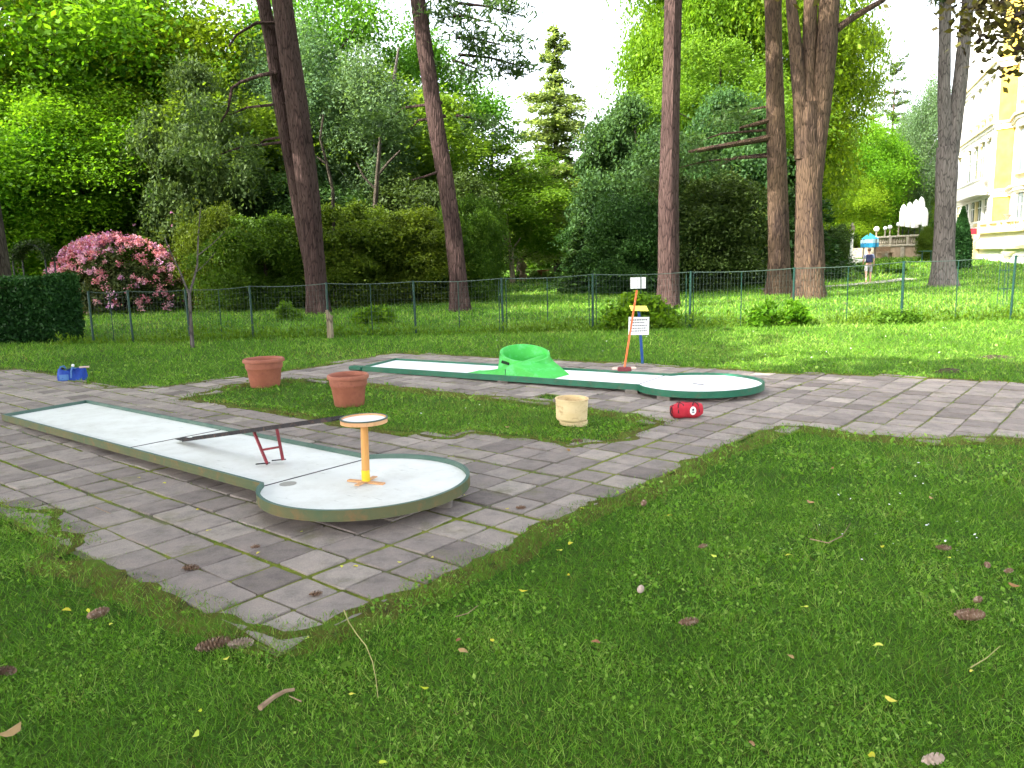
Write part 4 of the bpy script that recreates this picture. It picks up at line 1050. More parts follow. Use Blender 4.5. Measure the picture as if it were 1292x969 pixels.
# hedge
def hedge():
    rng = np.random.default_rng(41); c0 = at(107, 428, 18.0); H_ = 1.38; x1 = c0.x; x0 = x1-6.5; y0 = 17.0; y1 = 18.0
    root = empty('hedge', ((x0+x1)/2, 17.6, 0), 0, 'clipped dark green box shaped hedge at the left edge', 'hedge')
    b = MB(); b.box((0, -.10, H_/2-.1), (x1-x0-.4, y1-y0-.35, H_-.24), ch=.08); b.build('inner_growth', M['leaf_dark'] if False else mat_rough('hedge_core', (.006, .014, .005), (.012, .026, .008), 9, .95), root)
    n = 60000; P = rng.uniform(0, 1, (n, 3)); f_ = rng.integers(0, 10, n); P[:, 0] = P[:, 0]; 
    P[f_ < 4, 1] = rng.uniform(0, .05, (f_ < 4).sum()); P[(f_ >= 4) & (f_ < 7), 2] = rng.uniform(.96, 1.0, ((f_ >= 4) & (f_ < 7)).sum()); P[(f_ >= 7), 0] = rng.uniform(.975, 1, (f_ >= 7).sum())
    P = P*np.array([x1-x0, y1-y0, H_])+np.array([-(x1-x0)/2, y0-17.6, 0])
    P += rng.normal(size=P.shape)*.03; wv = .05*np.sin(P[:, 0]*2.1)+.04*np.sin(P[:, 0]*5+P[:, 2]*3)
    P[:, 1] += wv*(P[:, 1] < -.3); P[:, 2] += wv*.6*(P[:, 2] > H_*.8); P[:, 2] = np.maximum(P[:, 2], .03)
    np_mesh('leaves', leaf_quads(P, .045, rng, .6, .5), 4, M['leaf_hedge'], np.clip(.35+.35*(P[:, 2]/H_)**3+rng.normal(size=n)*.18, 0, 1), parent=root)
hedge()
# rhododendron and rose arch
def rhodo():
    rng = np.random.default_rng(43); Y = 28; c = at(146, 345, Y); z0 = T(c.x, Y); root = empty('rhododendron', (c.x, Y, z0), 0, 'large rhododendron covered in pink and lilac blossom behind the hedge', 'flowering shrub')
    cs = []; 
    for k in range(150):
        a = rng.uniform(0, 6.28); r = rng.uniform(.3, 1)**.5; x = r*math.cos(a)*2.3; y = r*math.sin(a)*1.6; h = 2.5*math.sqrt(max(.05, 1-r*r*.8))*(1-.10*(x+.6)**2/4)
        cs.append((x, y, rng.uniform(.25, 1)*h))
    cs = np.array(cs); V, tone = clump_cloud(cs, rng.uniform(.25, .45, len(cs)), 260, .07, 44, .7, .4); np_mesh('foliage', V, 4, M['leaf_rhodo'], tone, parent=root)
    b = MB()
    for k in range(10): b.tube([(0, 0, 0), tuple(cs[k]*.5), tuple(cs[k])], [.05, .03, .01], 5)
    b.build('stems', M['bark_dark'], root)
    for nm, mt, n in (('pink_blossom', M['petal_pink'], 270), ('lilac_blossom', M['petal_lilac'], 120)):
        Cc = []
        while len(Cc) < n:
            a = rng.uniform(0, 6.28); el = rng.uniform(.02, 1)
            x = math.cos(a)*math.sqrt(1-el*el)*2.6; y = math.sin(a)*math.sqrt(1-el*el)*1.85; z = el*2.6
            if nm[0] == 'l' and not (-1.9 < x < .2 and z > 1.3) and rng.random() < .85: continue
            if nm[0] == 'p' and x > 1.8 and rng.random() < .4: continue
            if z < 1.0 and rng.random() < .5: continue
            Cc.append((x, y, z+.1))
        Cc = np.array(Cc); V, tone = clump_cloud(Cc, rng.uniform(.09, .17, n), 38, .035, 45, .8, .8, .3); np_mesh(nm, V, 4, mt, tone, parent=root)
    # small pale shrub right of it
    c2 = at(213, 330, 29); r2 = empty('flowering_shrub', (c2.x, 29, T(c2.x, 29)), 0, 'thin shrub with small pale pink flowers between rhododendron and young tree', 'flowering shrub')
    cs = rng.normal(size=(60, 3))*np.array([.75, .5, .8])+np.array([0, 0, 1.35]); cs = cs[cs[:, 2] > .15]
    V, tone = clump_cloud(cs, rng.uniform(.2, .4, len(cs)), 150, .06, 46, .8, .4); np_mesh('foliage', V, 4, M['leaf_olive'], tone, parent=r2)
    f2 = rng.normal(size=(40, 3))*np.array([.85, .6, .85])+np.array([0, -.2, 1.3]); f2 = f2[f2[:, 2] > .2]; V, tone = clump_cloud(f2, rng.uniform(.04, .08, len(f2)), 14, .03, 47, .8, .8, .3); np_mesh('blossom', V, 4, M['petal_lilac'], tone, parent=r2)
    b = MB()
    for k in range(5): b.tube([(0, 0, 0), (rng.normal()*.3, 0, .8), (rng.normal()*.7, rng.normal()*.3, 1.9)], [.04, .03, .01], 5)
    b.build('stems', M['bark_dark'], r2)
    # dark arch
    Y = 25; pa = at(40, 308, Y); r3 = empty('garden_arch', (pa.x, Y, 0), 0, 'dark rounded garden arch between the left trunk and the rhododendron', 'arch')
    rad = 20/F*Y; ht = pa.z-rad+.0; b = MB(); pts = [(-rad, 0, 0), (-rad, 0, ht*.5), (-rad, 0, ht)]+[(-rad*math.cos(a), 0, ht+rad*math.sin(a)) for a in np.linspace(.15, math.pi-.15, 14)]+[(rad, 0, ht), (rad, 0, ht*.5), (rad, 0, 0)]
    for dy in (-.25, .25): b.tube([(x, dy, z) for x, y, z in pts], .03, 6)
    b.build('arch_frame', M['iron'], r3); P = []
    for x, y, z in pts[3:-3]:
        P.append(np.array([x, y, z])+rng.normal(size=(160, 3))*np.array([.06, .2, .06]))
    P = np.concatenate(P); np_mesh('climber', leaf_quads(P, .05, rng, .5, .5), 4, M['leaf_dark'], rng.uniform(0, .5, len(P)), parent=r3)
rhodo()
# low plants by the fence
def small_shrub(name, px, py, wpx, hpx, leaf, label, seed, ls=.05, n=26, per=130, cat='shrub'):
    p = gr(px, py); D = p.y; w_ = wpx/F*D; h = hpx/F*D; rng = np.random.default_rng(seed); root = empty(name, tuple(p), 0, label, cat)
    cs = np.stack([rng.uniform(-.5, .5, n)*w_, rng.uniform(-.35, .35, n)*w_*.6, rng.uniform(.12, .9, n)*h], 1); cs[:, 2] *= 1-.9*(cs[:, 0]/w_)**2*2
    V, tone = clump_cloud(cs, rng.uniform(.12, .24, n)*min(w_, 1.2), per, ls, seed+1, .7, .6); V[:, 2] = np.maximum(V[:, 2], .0)
    np_mesh('foliage', V, 4, leaf, tone, parent=root)
    b = MB()
    for k in range(6): c = cs[k]; b.tube([(c[0]*.2, c[1]*.2, 0), tuple(c*np.array([.6, .6, .6])), tuple(c)], [.012, .009, .004], 5)
    b.build('stems', M['bark_dark'], root)
small_shrub('shrub', 805, 414, 85, 44, M['leaf_bright'], 'bright green leafy shrub on the fence line behind the notice', 51, .07, 30, 90)
small_shrub('shrub', 985, 411, 65, 36, M['leaf_bright'], 'yellow green weedy mound at the foot of the forked trunk', 53, .05, 26, 70)
small_shrub('shrub', 1132, 408, 50, 15, M['leaf_mid'], 'low straggly weeds round the thick green fence post on the right', 55, .04)
small_shrub('shrub', 470, 410, 45, 24, M['leaf_bright'], 'low green plant behind the fence between the leaning trunks', 57, .05)
small_shrub('shrub', 365, 405, 30, 26, M['leaf_mid'], 'small green sprig behind the fence left of the twin pine foot', 58, .05, 14, 90)
small_shrub('shrub', 1120, 345, 40, 12, M['leaf_mid'], 'low plants at the foot of the terrace wall', 59, .08)
def weeds():
    rng = np.random.default_rng(61); n = 9000
    x = rng.uniform(-9.5, 13, n); d = .5+.5*np.sin(x*1.3)*np.sin(x*.47+2); keep = rng.random(n) < .35+.65*d; x = x[keep]; y = 16.6+rng.normal(size=len(x))*.18; h = rng.uniform(.08, .34, len(x))*(.6+.6*d[keep])
    P = np.stack([x, y, rng.uniform(.1, 1, len(x))*h+terr(x, y)], 1)
    o = np_mesh('weeds', leaf_quads(P, .05, rng, .1, .35, np.tile([0, 0, 1.], (len(x), 1)), .6), 4, M['leaf_mid'], rng.uniform(.1, .7, len(x))); tag(o, 'strip of uncut weeds along the foot of the fence', 'weeds', kind='stuff')
weeds()
# thuja cone
def thuja():
    rng = np.random.default_rng(63); Y = 38; b0 = at(1211, 338, Y); z0 = T(b0.x, Y); top = at(1211, 263, Y).z; H_ = top-z0; Wd = 24/F*Y; root = empty('thuja', (b0.x, Y, z0), 0, 'narrow dark green cone shaped conifer between double trunk and palace', 'conifer')
    n = 16000; t_ = rng.uniform(0, 1, n)**.8; a = rng.uniform(0, 6.28, n); r = Wd/2*np.sin(np.clip((1-t_)*1.9, 0, 1.57))**.9*rng.uniform(.75, 1.03, n)*(1+.06*np.sin(a*5+t_*9)); P = np.stack([r*np.cos(a), r*np.sin(a), t_*H_+.05], 1)
    np_mesh('foliage', leaf_quads(P, .07, rng, 0, .4, np.tile([0, 0, 1.], (n, 1)), .5), 4, M['leaf_hedge'], np.clip(.55+rng.normal(size=n)*.15, 0, 1), parent=root)
    b = MB(); b.tube([(0, 0, -.1), (0, 0, H_*.8)], [.08, .02], 6); b.build('trunk', M['bark_dark'], root)
thuja()
# copper beech reaching in at upper right
def copper():
    rng = np.random.default_rng(65); tx, ty = 9.3, 9.8; root = empty('copper_beech', (tx, ty, 0), 0, 'dark bronze leaved branches hanging into the upper right corner', 'tree')
    O = Vector((tx, ty, 0)); b = MB(); b.tube([(0, 0, -.1), (.1, 0, 2), (0, .1, 5), (.1, 0, 9)], [.28, .22, .18, .08], 12, jit=.04)
    Pl = []
    for (px_, py_, Y) in [(1240, 15, 9.0), (1265, 30, 9.2), (1285, 12, 9.3), (1262, 55, 8.9), (1285, 60, 9.2), (1245, 45, 9.0), (1300, 40, 9.4), (1232, 28, 8.9), (1290, 80, 9.1), (1255, 5, 9.1), (1278, 92, 9.0), (1320, 20, 9.4), (1225, 8, 9.0)]:
        c = at(px_, py_, Y)-O; b.tube([(0, 0, 3.8+rng.uniform(0, .8)), tuple(c*.5+Vector((0, 0, 2.5+.2))), tuple(c+Vector((.0, 0, .12)))], [.05, .025, .006], 6)
        n = 60 if py_ < 70 else 22; P = np.array(c)+rng.normal(size=(n, 3))*np.array([.15, .2, .09]); Pl.append(P)
    P = np.concatenate(Pl)
    big = rng.normal(size=(80, 3))*np.array([1.6, 1.6, 1.4])+np.array([.6, -.5, 7.2]); V2, t2 = clump_cloud(big, rng.uniform(.5, .9, 80), 60, .09, 66, .6)
    V = np.concatenate([leaf_quads(P, .052, rng, 1.0, .6), V2]); np_mesh('crown', V, 4, M['leaf_copper'], np.concatenate([rng.uniform(.1, .9, len(P)), t2]), parent=root); b.build('trunk', M['bark_dark'], root, True)
copper()
# ------------------------------------------------------------------ tall trees round the viewpoint, outside the picture, that shade the lawn
shade_spots = [(-13, 3, 15, 13), (-16, 9, 17, 13), (-12, -4, 16, 13), (-6, -7, 17, 13), (-20, 16, 17, 12), (-20, 0, 18, 13), (-5, -1.5, 19, 11), (-23, 8, 20, 13)]
protos['shade'] = (make_tree('shade_tree', 16, 10, 7.5, 90, 70, .36, 1.6, M['leaf_mid'], M['bark_dark'], 111, .26, 'round', .6), 16, 10)
for i, (x, y, H_, W_) in enumerate(shade_spots):
    o = protos['shade'][0] if i == 0 else copy_tree(protos['shade'][0])
    o.location = (x, y, 0); o.scale = (W_/10, W_/10, H_/16); o.rotation_euler = (0, 0, i*1.3)
    tag(o, 'tall broadleaf tree outside the picture whose crown shades the foreground lawn', 'tree', 'shade trees around the viewpoint')

# ------------------------------------------------------------------ grass
def grass():
    rng = np.random.default_rng(71); Vs = []; Ts = []; Ds = []
    zones = [(1.3, 3.2, 11000, .034, .0032), (3.2, 5.0, 6500, .038, .0038), (5.0, 8.5, 2800, .045, .0052), (8.5, 13, 1000, .05, .008), (13, 19, 420, .07, .014), (19, 34, 120, .10, .030), (34, 60, 22, .14, .07)]
    nearM = np.array(NM.inverted()); farM = np.array(FM.inverted())
    for (y0, y1, dens, h, wd) in zones:
        xw0, xw1 = -.70*y1-.5, .70*y1+.5; n = int(dens*(y1-y0)*(xw1-xw0)); P = np.stack([rng.uniform(xw0, xw1, n), rng.uniform(y0, y1, n)], 1)
        P = P[np.abs(P[:, 0]) < .70*P[:, 1]+.5]
        pv = paved(P); do = dist_poly(P, OUT); di = dist_poly(P, ISL); ed = np.minimum(do, di)
        # joints: blades only in the gaps between slabs
        a = P@ua+2.62; b_ = P@ub-2.21; fa = np.abs(((a/SP)+.5) % 1-.5)*SP; fb = np.abs(((b_/SP)+.5) % 1-.5)*SP
        nz = np.sin(P[:, 0]*3.1+np.sin(P[:, 1]*2.3)*2)*np.sin(P[:, 1]*2.7+np.sin(P[:, 0]*1.9)*1.7)
        nz2 = np.sin(P[:, 0]*9.1+P[:, 1]*5)*np.sin(P[:, 1]*8.7-P[:, 0]*4)
        ci = np.floor(a/SP).astype(int); cj = np.floor(b_/SP).astype(int)
        noslab = pv & ~np.array([(p_, q_) in HAVE for p_, q_ in zip(ci, cj)], bool)
        inj = pv & ((fb < .018) & (nz > -.5) | (fa < .014) & (nz > .0)) & (rng.random(len(P)) < .8)
        fringe = pv & (ed < .07+.10*nz2) & (rng.random(len(P)) < .75)
        ok = (~pv) | inj | fringe | (noslab & (rng.random(len(P)) < .9))
        for Mi, Lm in ((nearM, -5.4), (farM, -5.0)):
            q = P@Mi[:2, :2].T+Mi[:2, 3]; ok &= ~(((q[:, 0]**2+q[:, 1]**2) < .70**2) | ((np.abs(q[:, 1]) < .47) & (q[:, 0] > Lm) & (q[:, 0] < 0)))
        if y0 > 10: ok &= ~((P[:, 0] < -9.6) & (P[:, 1] > 16.9) & (P[:, 1] < 18.1))
        # worn thin turf near paving
        thin = np.clip(ed/.16, .50, 1); ok &= (rng.random(len(P)) < thin) | pv
        P = P[ok]; ed = ed[ok]; pvk = pv[ok]; nsk = noslab[ok]; nz = nz[ok]; nz2 = nz2[ok]; n = len(P)
        big = np.sin(P[:, 0]*.9+1.3)*np.sin(P[:, 1]*.8+.4)+.5*np.sin(P[:, 0]*2.3+P[:, 1]*1.1)
        dryp = np.clip((.30-ed)/.26, 0, 1)*(.42+.35*nz2)+np.clip(big-.5, 0, 1)*.30+.05+.22*(nz2*nz > .25)
        dryp = dryp+.20*lpoly(P, ISL)
        dry = (rng.random(n) < dryp).astype(float)*rng.uniform(.4, 1, n)
        hh = h*rng.uniform(.4, 1.45, n)*(1+.35*nz*nz2)*np.where(pvk, np.where(nsk, .75, .42), 1)*(1-.35*(dry > 0))
        ln = rng.normal(size=(n, 2))*.75; z = terr(P[:, 0], P[:, 1])-.004+np.where(pvk, .012, 0)+np.where(pvk, 0, .034*np.clip((.27-ed)/.14, 0, 1))+np.where(pvk & ~nsk & (ed < .09), .020, 0); az = rng.uniform(0, 6.28, n); w_ = wd*rng.uniform(.6, 1.3, n)
        dx = np.cos(az)*w_/2; dy = np.sin(az)*w_/2; V = np.empty((n, 3, 3))
        V[:, 0] = np.stack([P[:, 0]-dx, P[:, 1]-dy, z], 1); V[:, 1] = np.stack([P[:, 0]+dx, P[:, 1]+dy, z], 1)
        V[:, 2] = np.stack([P[:, 0]+ln[:, 0]*hh, P[:, 1]+ln[:, 1]*hh, z+hh], 1)
        tone = np.clip(.46+rng.normal(size=n)*.26+.10*nz+.12*big+.10*nz2, 0, 1)
        Vs.append(V.reshape(-1, 3)); Ts.append(tone); Ds.append(dry)
        # clover and broad leaves, as two triangles
        if y1 <= 13:
            m_ = int(n*(.40 if y1 < 8.6 else .15)); idx = rng.choice(n, m_, False); idx = idx[~pvk[idx] & (nz[idx]*.7+nz2[idx]*.5+rng.normal(size=m_)*.3 > .12)]; m_ = len(idx)
            C_ = np.stack([P[idx, 0], P[idx, 1], z[idx]+rng.uniform(.3, .8, m_)*h*.8], 1); s_ = .0065*(1 if y1 < 3.3 else 1.3 if y1 < 5.1 else 2.0 if y1 < 8.6 else 3.2)
            Q = leaf_quads(C_, s_*rng.uniform(.5, 1.5, m_), rng, 1.8, .75).reshape(-1, 4, 3); tri = np.concatenate([Q[:, [0, 1, 2]], Q[:, [0, 2, 3]]], 1).reshape(-1, 3); tn = np.clip(.55+rng.normal(size=m_)*.2, 0, 1)
            Vs.append(tri); Ts.append(np.repeat(tn, 2)); Ds.append(np.zeros(2*m_))
    o = np_mesh('grass', np.concatenate(Vs), 3, M['grass'], np.concatenate(Ts), np.concatenate(Ds)); tag(o, 'short green lawn grass with clover and dry patches', 'grass', kind='stuff')
grass()
def daisies():
    rng = np.random.default_rng(73); cen = [(1150, 650), (1250, 640), (1040, 690), (1180, 700), (1230, 600), (1150, 425), (1240, 420), (1060, 430), (930, 455), (1080, 450), (620, 425), (700, 445), (600, 520), (800, 425)]
    P = []
    for (a, b_) in cen:
        p = gr(a, b_)
        for k in range(6): P.append((p.x+rng.normal()*.28*p.y/5, p.y+rng.normal()*.35*p.y/6, p.z))
    P = np.array(P); P = P[~paved(P[:, :2])]; P[:, 2] += .045
    s_ = .0045+.0007*P[:, 1]
    o = np_mesh('daisies', leaf_quads(P, s_, rng, 3, .9), 4, M['white']); tag(o, 'scattered tiny white daisies in the lawn', 'flowers', kind='stuff')
daisies()

# ------------------------------------------------------------------ litter: cones, leaves, sticks
def cone_mesh(L, rad, seed, mat, name='pine_cone'):
    rr = random.Random(seed); b = MB(); n = int(L*560)
    b.tube([(-L/2, 0, 0), (0, 0, 0), (L/2, 0, 0)], [rad*.2, rad*.32, rad*.1], 6)
    for k in range(n):
        t_ = (k+.5)/n; x = -L/2+L*t_; r = rad*math.sin(math.pi*(.12+.82*t_))**.7; a = k*2.399; s_ = rad*.85*(1.1-.5*t_)
        c = Vector((x, 0, 0)); d = Vector((.75, math.cos(a), math.sin(a))).normalized(); w_ = Vector((0, -math.sin(a), math.cos(a)))
        p0 = c+d*rad*.2; p1 = c+d*r; b.add([p0-w_*s_*.25, p0+w_*s_*.25, p1+w_*s_*.5, p1+d*s_*.15, p1-w_*s_*.5], [(0, 1, 2, 3, 4)])
    o = b.build(name, mat); o.location.z = 0; return o
cone_defs = [
 (123, 776, .10, 1.1, 'dark pine cone lying in the grass left of the paving corner', 0), (268, 816, .13, .35, 'long pine cone at the lower left tip of the paving', 0), (303, 814, .10, .0, 'pale pine cone right beside the long one at the paving tip', 1),
 (812, 636, .07, 1.2, 'small cone in grass just right of the paving edge', 0), (657, 641, .06, .1, 'small reddish cone lying on a slab right of the round lane end', 0), (868, 786, .08, .1, 'cone in the open lawn right of centre', 0),
 (808, 745, .06, 1.2, 'short pale cone standing on end in the lawn', 1), (1222, 778, .12, .0, 'long cone lying level near the right edge', 0), (1233, 758, .055, .6, 'round dark cone just above the long level one', 0),
 (1246, 714, .05, 1.2, 'small dark cone upper of the pair near the right edge', 0), (1272, 721, .045, .2, 'tiny dark cone nearest the right edge', 0), (1190, 692, .07, -.3, 'flat brown cone left of the small dark pair', 0),
 (1176, 960, .07, .2, 'pale pinkish cone at the bottom right', 1), (6, 848, .08, .0, 'cone cut by the left edge low in the lawn', 0), (728, 557, .09, .0, 'brown cone in front of the cream tub', 0), (886, 690, .05, .3, 'tiny dark cone in grass below the paving edge', 0), (858, 520, .05, .3, 'tiny dark cone on the paving behind the red bag', 0), (322, 690, .05, .4, 'small brown cone in the mossy joint below the lane', 0),
 (240, 718, .08, .1, 'brown cone on the front slabs near the left lawn', 0), (398, 750, .06, .1, 'brown cone in the joint near the front corner', 0)]
for i, (px_, py_, L, a, lab, pale) in enumerate(cone_defs):
    p = gz(px_, py_, .03); o = cone_mesh(L, L*.20+.006, i, M['cone_pale'] if pale else M['cone']); on = paved(np.array([[p.x, p.y]]))[0]
    o.location = (p.x, p.y, .022+L*.2 if on else .030+L*.08); o.rotation_euler = (random.uniform(0, 3), random.uniform(-.1, .1), a); tag(o, lab, 'pine cone', 'fallen pine cones')
def leaf_obj(px_, py_, size, mat, name, label, cat, group, i, stems=True):
    p = gz(px_, py_, .04); on = paved(np.array([[p.x, p.y]]))[0]; rr = random.Random(i*7+3); b = MB(); n = 10; vs = [(0, 0, .12*size)]
    for k in range(n):
        a = 2*math.pi*k/n; r = size*(1 if k % 5 else 1.25)*rr.uniform(.8, 1.1); vs.append((r*math.cos(a)*1.25, r*.8*math.sin(a), size*.25*math.sin(2*a+i)))
    b.add(vs, [(0, 1+k, 1+(k+1) % n) for k in range(n)])
    o = b.build(name, mat); o.location = (p.x, p.y, (.024+size*.3) if on else .036); o.rotation_euler = (rr.uniform(-.25, .25), rr.uniform(-.25, .25), rr.uniform(0, 6.28))
    me = o.data; at_ = me.attributes.new('tone', 'FLOAT', 'FACE'); at_.data.foreach_set('value', [rr.uniform(.3, .9)]*len(me.polygons)); tag(o, label, cat, group)
ylw = [(621, 806), (535, 866), (660, 744), (445, 874), (484, 960), (1108, 812), (1226, 845), (1100, 951), (247, 925), (252, 895), (111, 769), (84, 768), (140, 786), (900, 700), (735, 640), (390, 803), (1113, 688), (996, 699), (1197, 702), (1015, 764), (706, 693), (717, 724), (845, 649), (720, 684)]
for i, (a, b_) in enumerate(ylw): leaf_obj(a, b_, .010+.002*(i % 3), M['leaf_yellow'], 'fallen_leaf', 'small yellow fallen leaf lying in the near lawn', 'leaf', 'yellow leaves in the near lawn', i)
leaf_obj(1125, 881, .017, M['leaf_yellow'], 'fallen_leaf', 'largest yellow green fallen leaf, in the lawn at lower right', 'leaf', None, 90)
yp = [(431, 711), (448, 711), (504, 706), (898, 586), (286, 829), (263, 666), (326, 694), (207, 607), (640, 639), (585, 622), (545, 700), (250, 640), (380, 668), (175, 600)]
for i, (a, b_) in enumerate(yp): leaf_obj(a, b_, .011, M['leaf_yellow'], 'fallen_leaf', 'small yellow fallen leaf on the paving slabs', 'leaf', 'yellow leaves on the paving', 30+i)
for i, (a, b_, s_, lab) in enumerate([(585, 820, .016, 'dry brown leaf in the near lawn below the paving corner'), (752, 808, .014, 'dark brown leaf in the lawn right of centre'), (997, 826, .014, 'tan upright leaf in the right half of the lawn'), (1175, 627, .018, 'pale tan leaf in the upper right lawn'), (1022, 632, .018, 'flat tan leaf in the lawn below the right paving'),
     (12, 921, .034, 'large orange brown leaf at the lower left edge'), (948, 936, .013, 'small brown leaf low in the lawn right of centre'), (717, 566, .018, 'pale curled leaf leaning by the cream tub'), (653, 512, .018, 'tan leaf on the grass island left of the cream tub'), (578, 806, .010, 'tiny brown leaf beside the bent stem'), (1050, 590, .014, 'brown leaf at the edge of the right lawn'), (1280, 737, .016, 'orange brown leaf at the right edge'), (640, 538, .02, 'faded tan leaf at the front of the grass island')]):
    leaf_obj(a, b_, s_, M['leaf_brown'], 'dry_leaf', lab, 'leaf', None, 60+i)
leaf_obj(437, 838, .022, M['leaf_mid'], 'green_leaf', 'broad toothed green leaf lying beside the bent stem', 'leaf', None, 81)
def stick(name, pts, r, mat, label, cat='stick', z=.045, leaf=None):
    P = [gz(a, b_, z) for a, b_ in pts]; O = P[0]; b = MB(); b.tube([p-O for p in P], [r*(1-.5*i/(len(P)-1)) for i in range(len(P))], 6, jit=.1)
    root = empty(name, tuple(O), 0, label, cat); b.build('stem', mat, root, True); return root, O
stick('grass_stem', [(434, 770), (440, 785), (450, 800), (462, 815), (470, 835), (474, 855), (477, 880)], .0030, M['twig_pale'], 'long bent straw coloured stem at the paving corner', 'stem')
stick('bark_piece', [(328, 893), (345, 880), (360, 872), (372, 870)], .011, M['stick'], 'short chunky broken stick in the near left lawn')
stick('twig', [(575, 778), (590, 774), (603, 764)], .0025, M['stick'], 'thin curved twig in the grass right of the paving corner', 'twig')
stick('twig', [(1225, 842), (1245, 830), (1262, 815)], .0025, M['twig_pale'], 'pale twig in the lawn at the lower right', 'twig')
stick('twig', [(380, 885), (365, 878)], .003, M['stick'], 'tiny twig end beside the broken stick', 'twig')
stick('twig', [(120, 640), (140, 648)], .003, M['stick'], 'small twig at the left paving edge', 'twig')
r_, O = stick('pine_sprig', [(1022, 680), (1045, 685), (1063, 676), (1073, 660)], .0035, M['stick'], 'fallen grey twig with dark needles in the right lawn', 'twig')
rng = np.random.default_rng(3); P = np.array([list(gz(a, b_, .06)-O) for a, b_ in [(1055, 670), (1075, 665), (1040, 668), (1068, 658)]]); P = np.repeat(P, 60, 0)+rng.normal(size=(240, 3))*np.array([.05, .05, .008])
np_mesh('needles', leaf_quads(P, .022, rng, 2, .06), 4, M['leaf_dark'], rng.uniform(.2, .8, 240), parent=r_)
def mound(px_, py_, w_, h, mat, name, label, cat, seed):
    p = gr(px_, py_); rng = np.random.default_rng(seed); n = 22; b = MB(); rings = [(1, -.01), (.8, .3), (.5, .75), (.2, 1), (.0, 1.02)]; vs = []
    for (r, z) in rings:
        for k in range(n): a = 2*math.pi*k/n; q = r*(1+rng.normal()*.08); vs.append((q*w_/2*math.cos(a), q*w_/3.2*math.sin(a), z*h*(1+rng.normal()*.15)))
    b.add(vs, [(i*n+k, i*n+(k+1) % n, (i+1)*n+(k+1) % n, (i+1)*n+k) for i in range(4) for k in range(n)]); o = b.build(name, mat, None, False, tuple(p)); tag(o, label, cat)
mound(1198, 469, .42, .04, M['soil'], 'soil_heap', 'small dark heap of soil at the far edge of the right paving', 'soil heap', 1)
mound(1258, 451, .5, .03, M['soil'], 'soil_heap', 'brown scraped earth heap near the right edge of the lawn', 'soil heap', 2)
mound(458, 662, .12, .012, M['debris'], 'leaf_litter', 'dark red crumbled leaf litter in front of the round lane end', 'litter', 4)

# ------------------------------------------------------------------ statue, pots, beds at the end of the lawn
def statue():
    Y = 48; p = at(660, 352, Y); z0 = T(p.x, Y); t = empty('statue', (p.x, Y, z0), 0, 'small pinkish stone statue on a pedestal at the end of the lawn', 'statue')
    b = MB(); b.box((0, 0, .17), (.42, .42, .34), ch=.03); b.box((0, 0, .38), (.50, .50, .08), ch=.02); b.box((0, 0, .03), (.54, .54, .08), ch=.01); b.build('pedestal', M['stone_pink'], t)
    b = MB(); b.lathe([(.001, .42), (.17, .42), (.19, .5), (.15, .75), (.17, .95), (.20, 1.06), (.12, 1.14), (.055, 1.18), (.085, 1.26), (.09, 1.33), (.05, 1.40), (.001, 1.41)], 14, fn=lambda q, a: (q[0]*(1+.15*math.sin(q[2]*9)), q[1]*.8, q[2])); b.tube([(.16, 0, 1.04), (.24, -.05, .85), (.10, -.14, .78)], [.05, .045, .035], 7); b.tube([(-.16, 0, 1.04), (-.22, -.02, .82), (-.17, -.1, .62)], [.05, .045, .035], 7); b.build('figure', M['stone_pink'], t, True)
    q = at(685, 352, 49); t2 = empty('clay_pot', (q.x, 49, T(q.x, 49)), 0, 'distant orange clay pot right of the stone statue', 'flower pot'); b = MB(); b.lathe([(.001, 0), (.22, 0), (.30, .5), (.36, .52), (.36, .62), (.30, .62), (.27, .5), (.001, .48)], 20); b.build('pot_body', M['terracotta'], t2, True)
    for k, (a, s, l) in enumerate([(652, 22, 'green plants left of the stone statue'), (674, 26, 'spiky plants between statue and clay pot'), (694, 20, 'pale low plants right of the distant clay pot')]): small_shrub('bedding_plant', a, 354, s, 13+3*(k == 1), M['leaf_larch'] if k != 0 else M['leaf_mid'], l, 120+k, .06, 14, 70, 'plant')
statue()
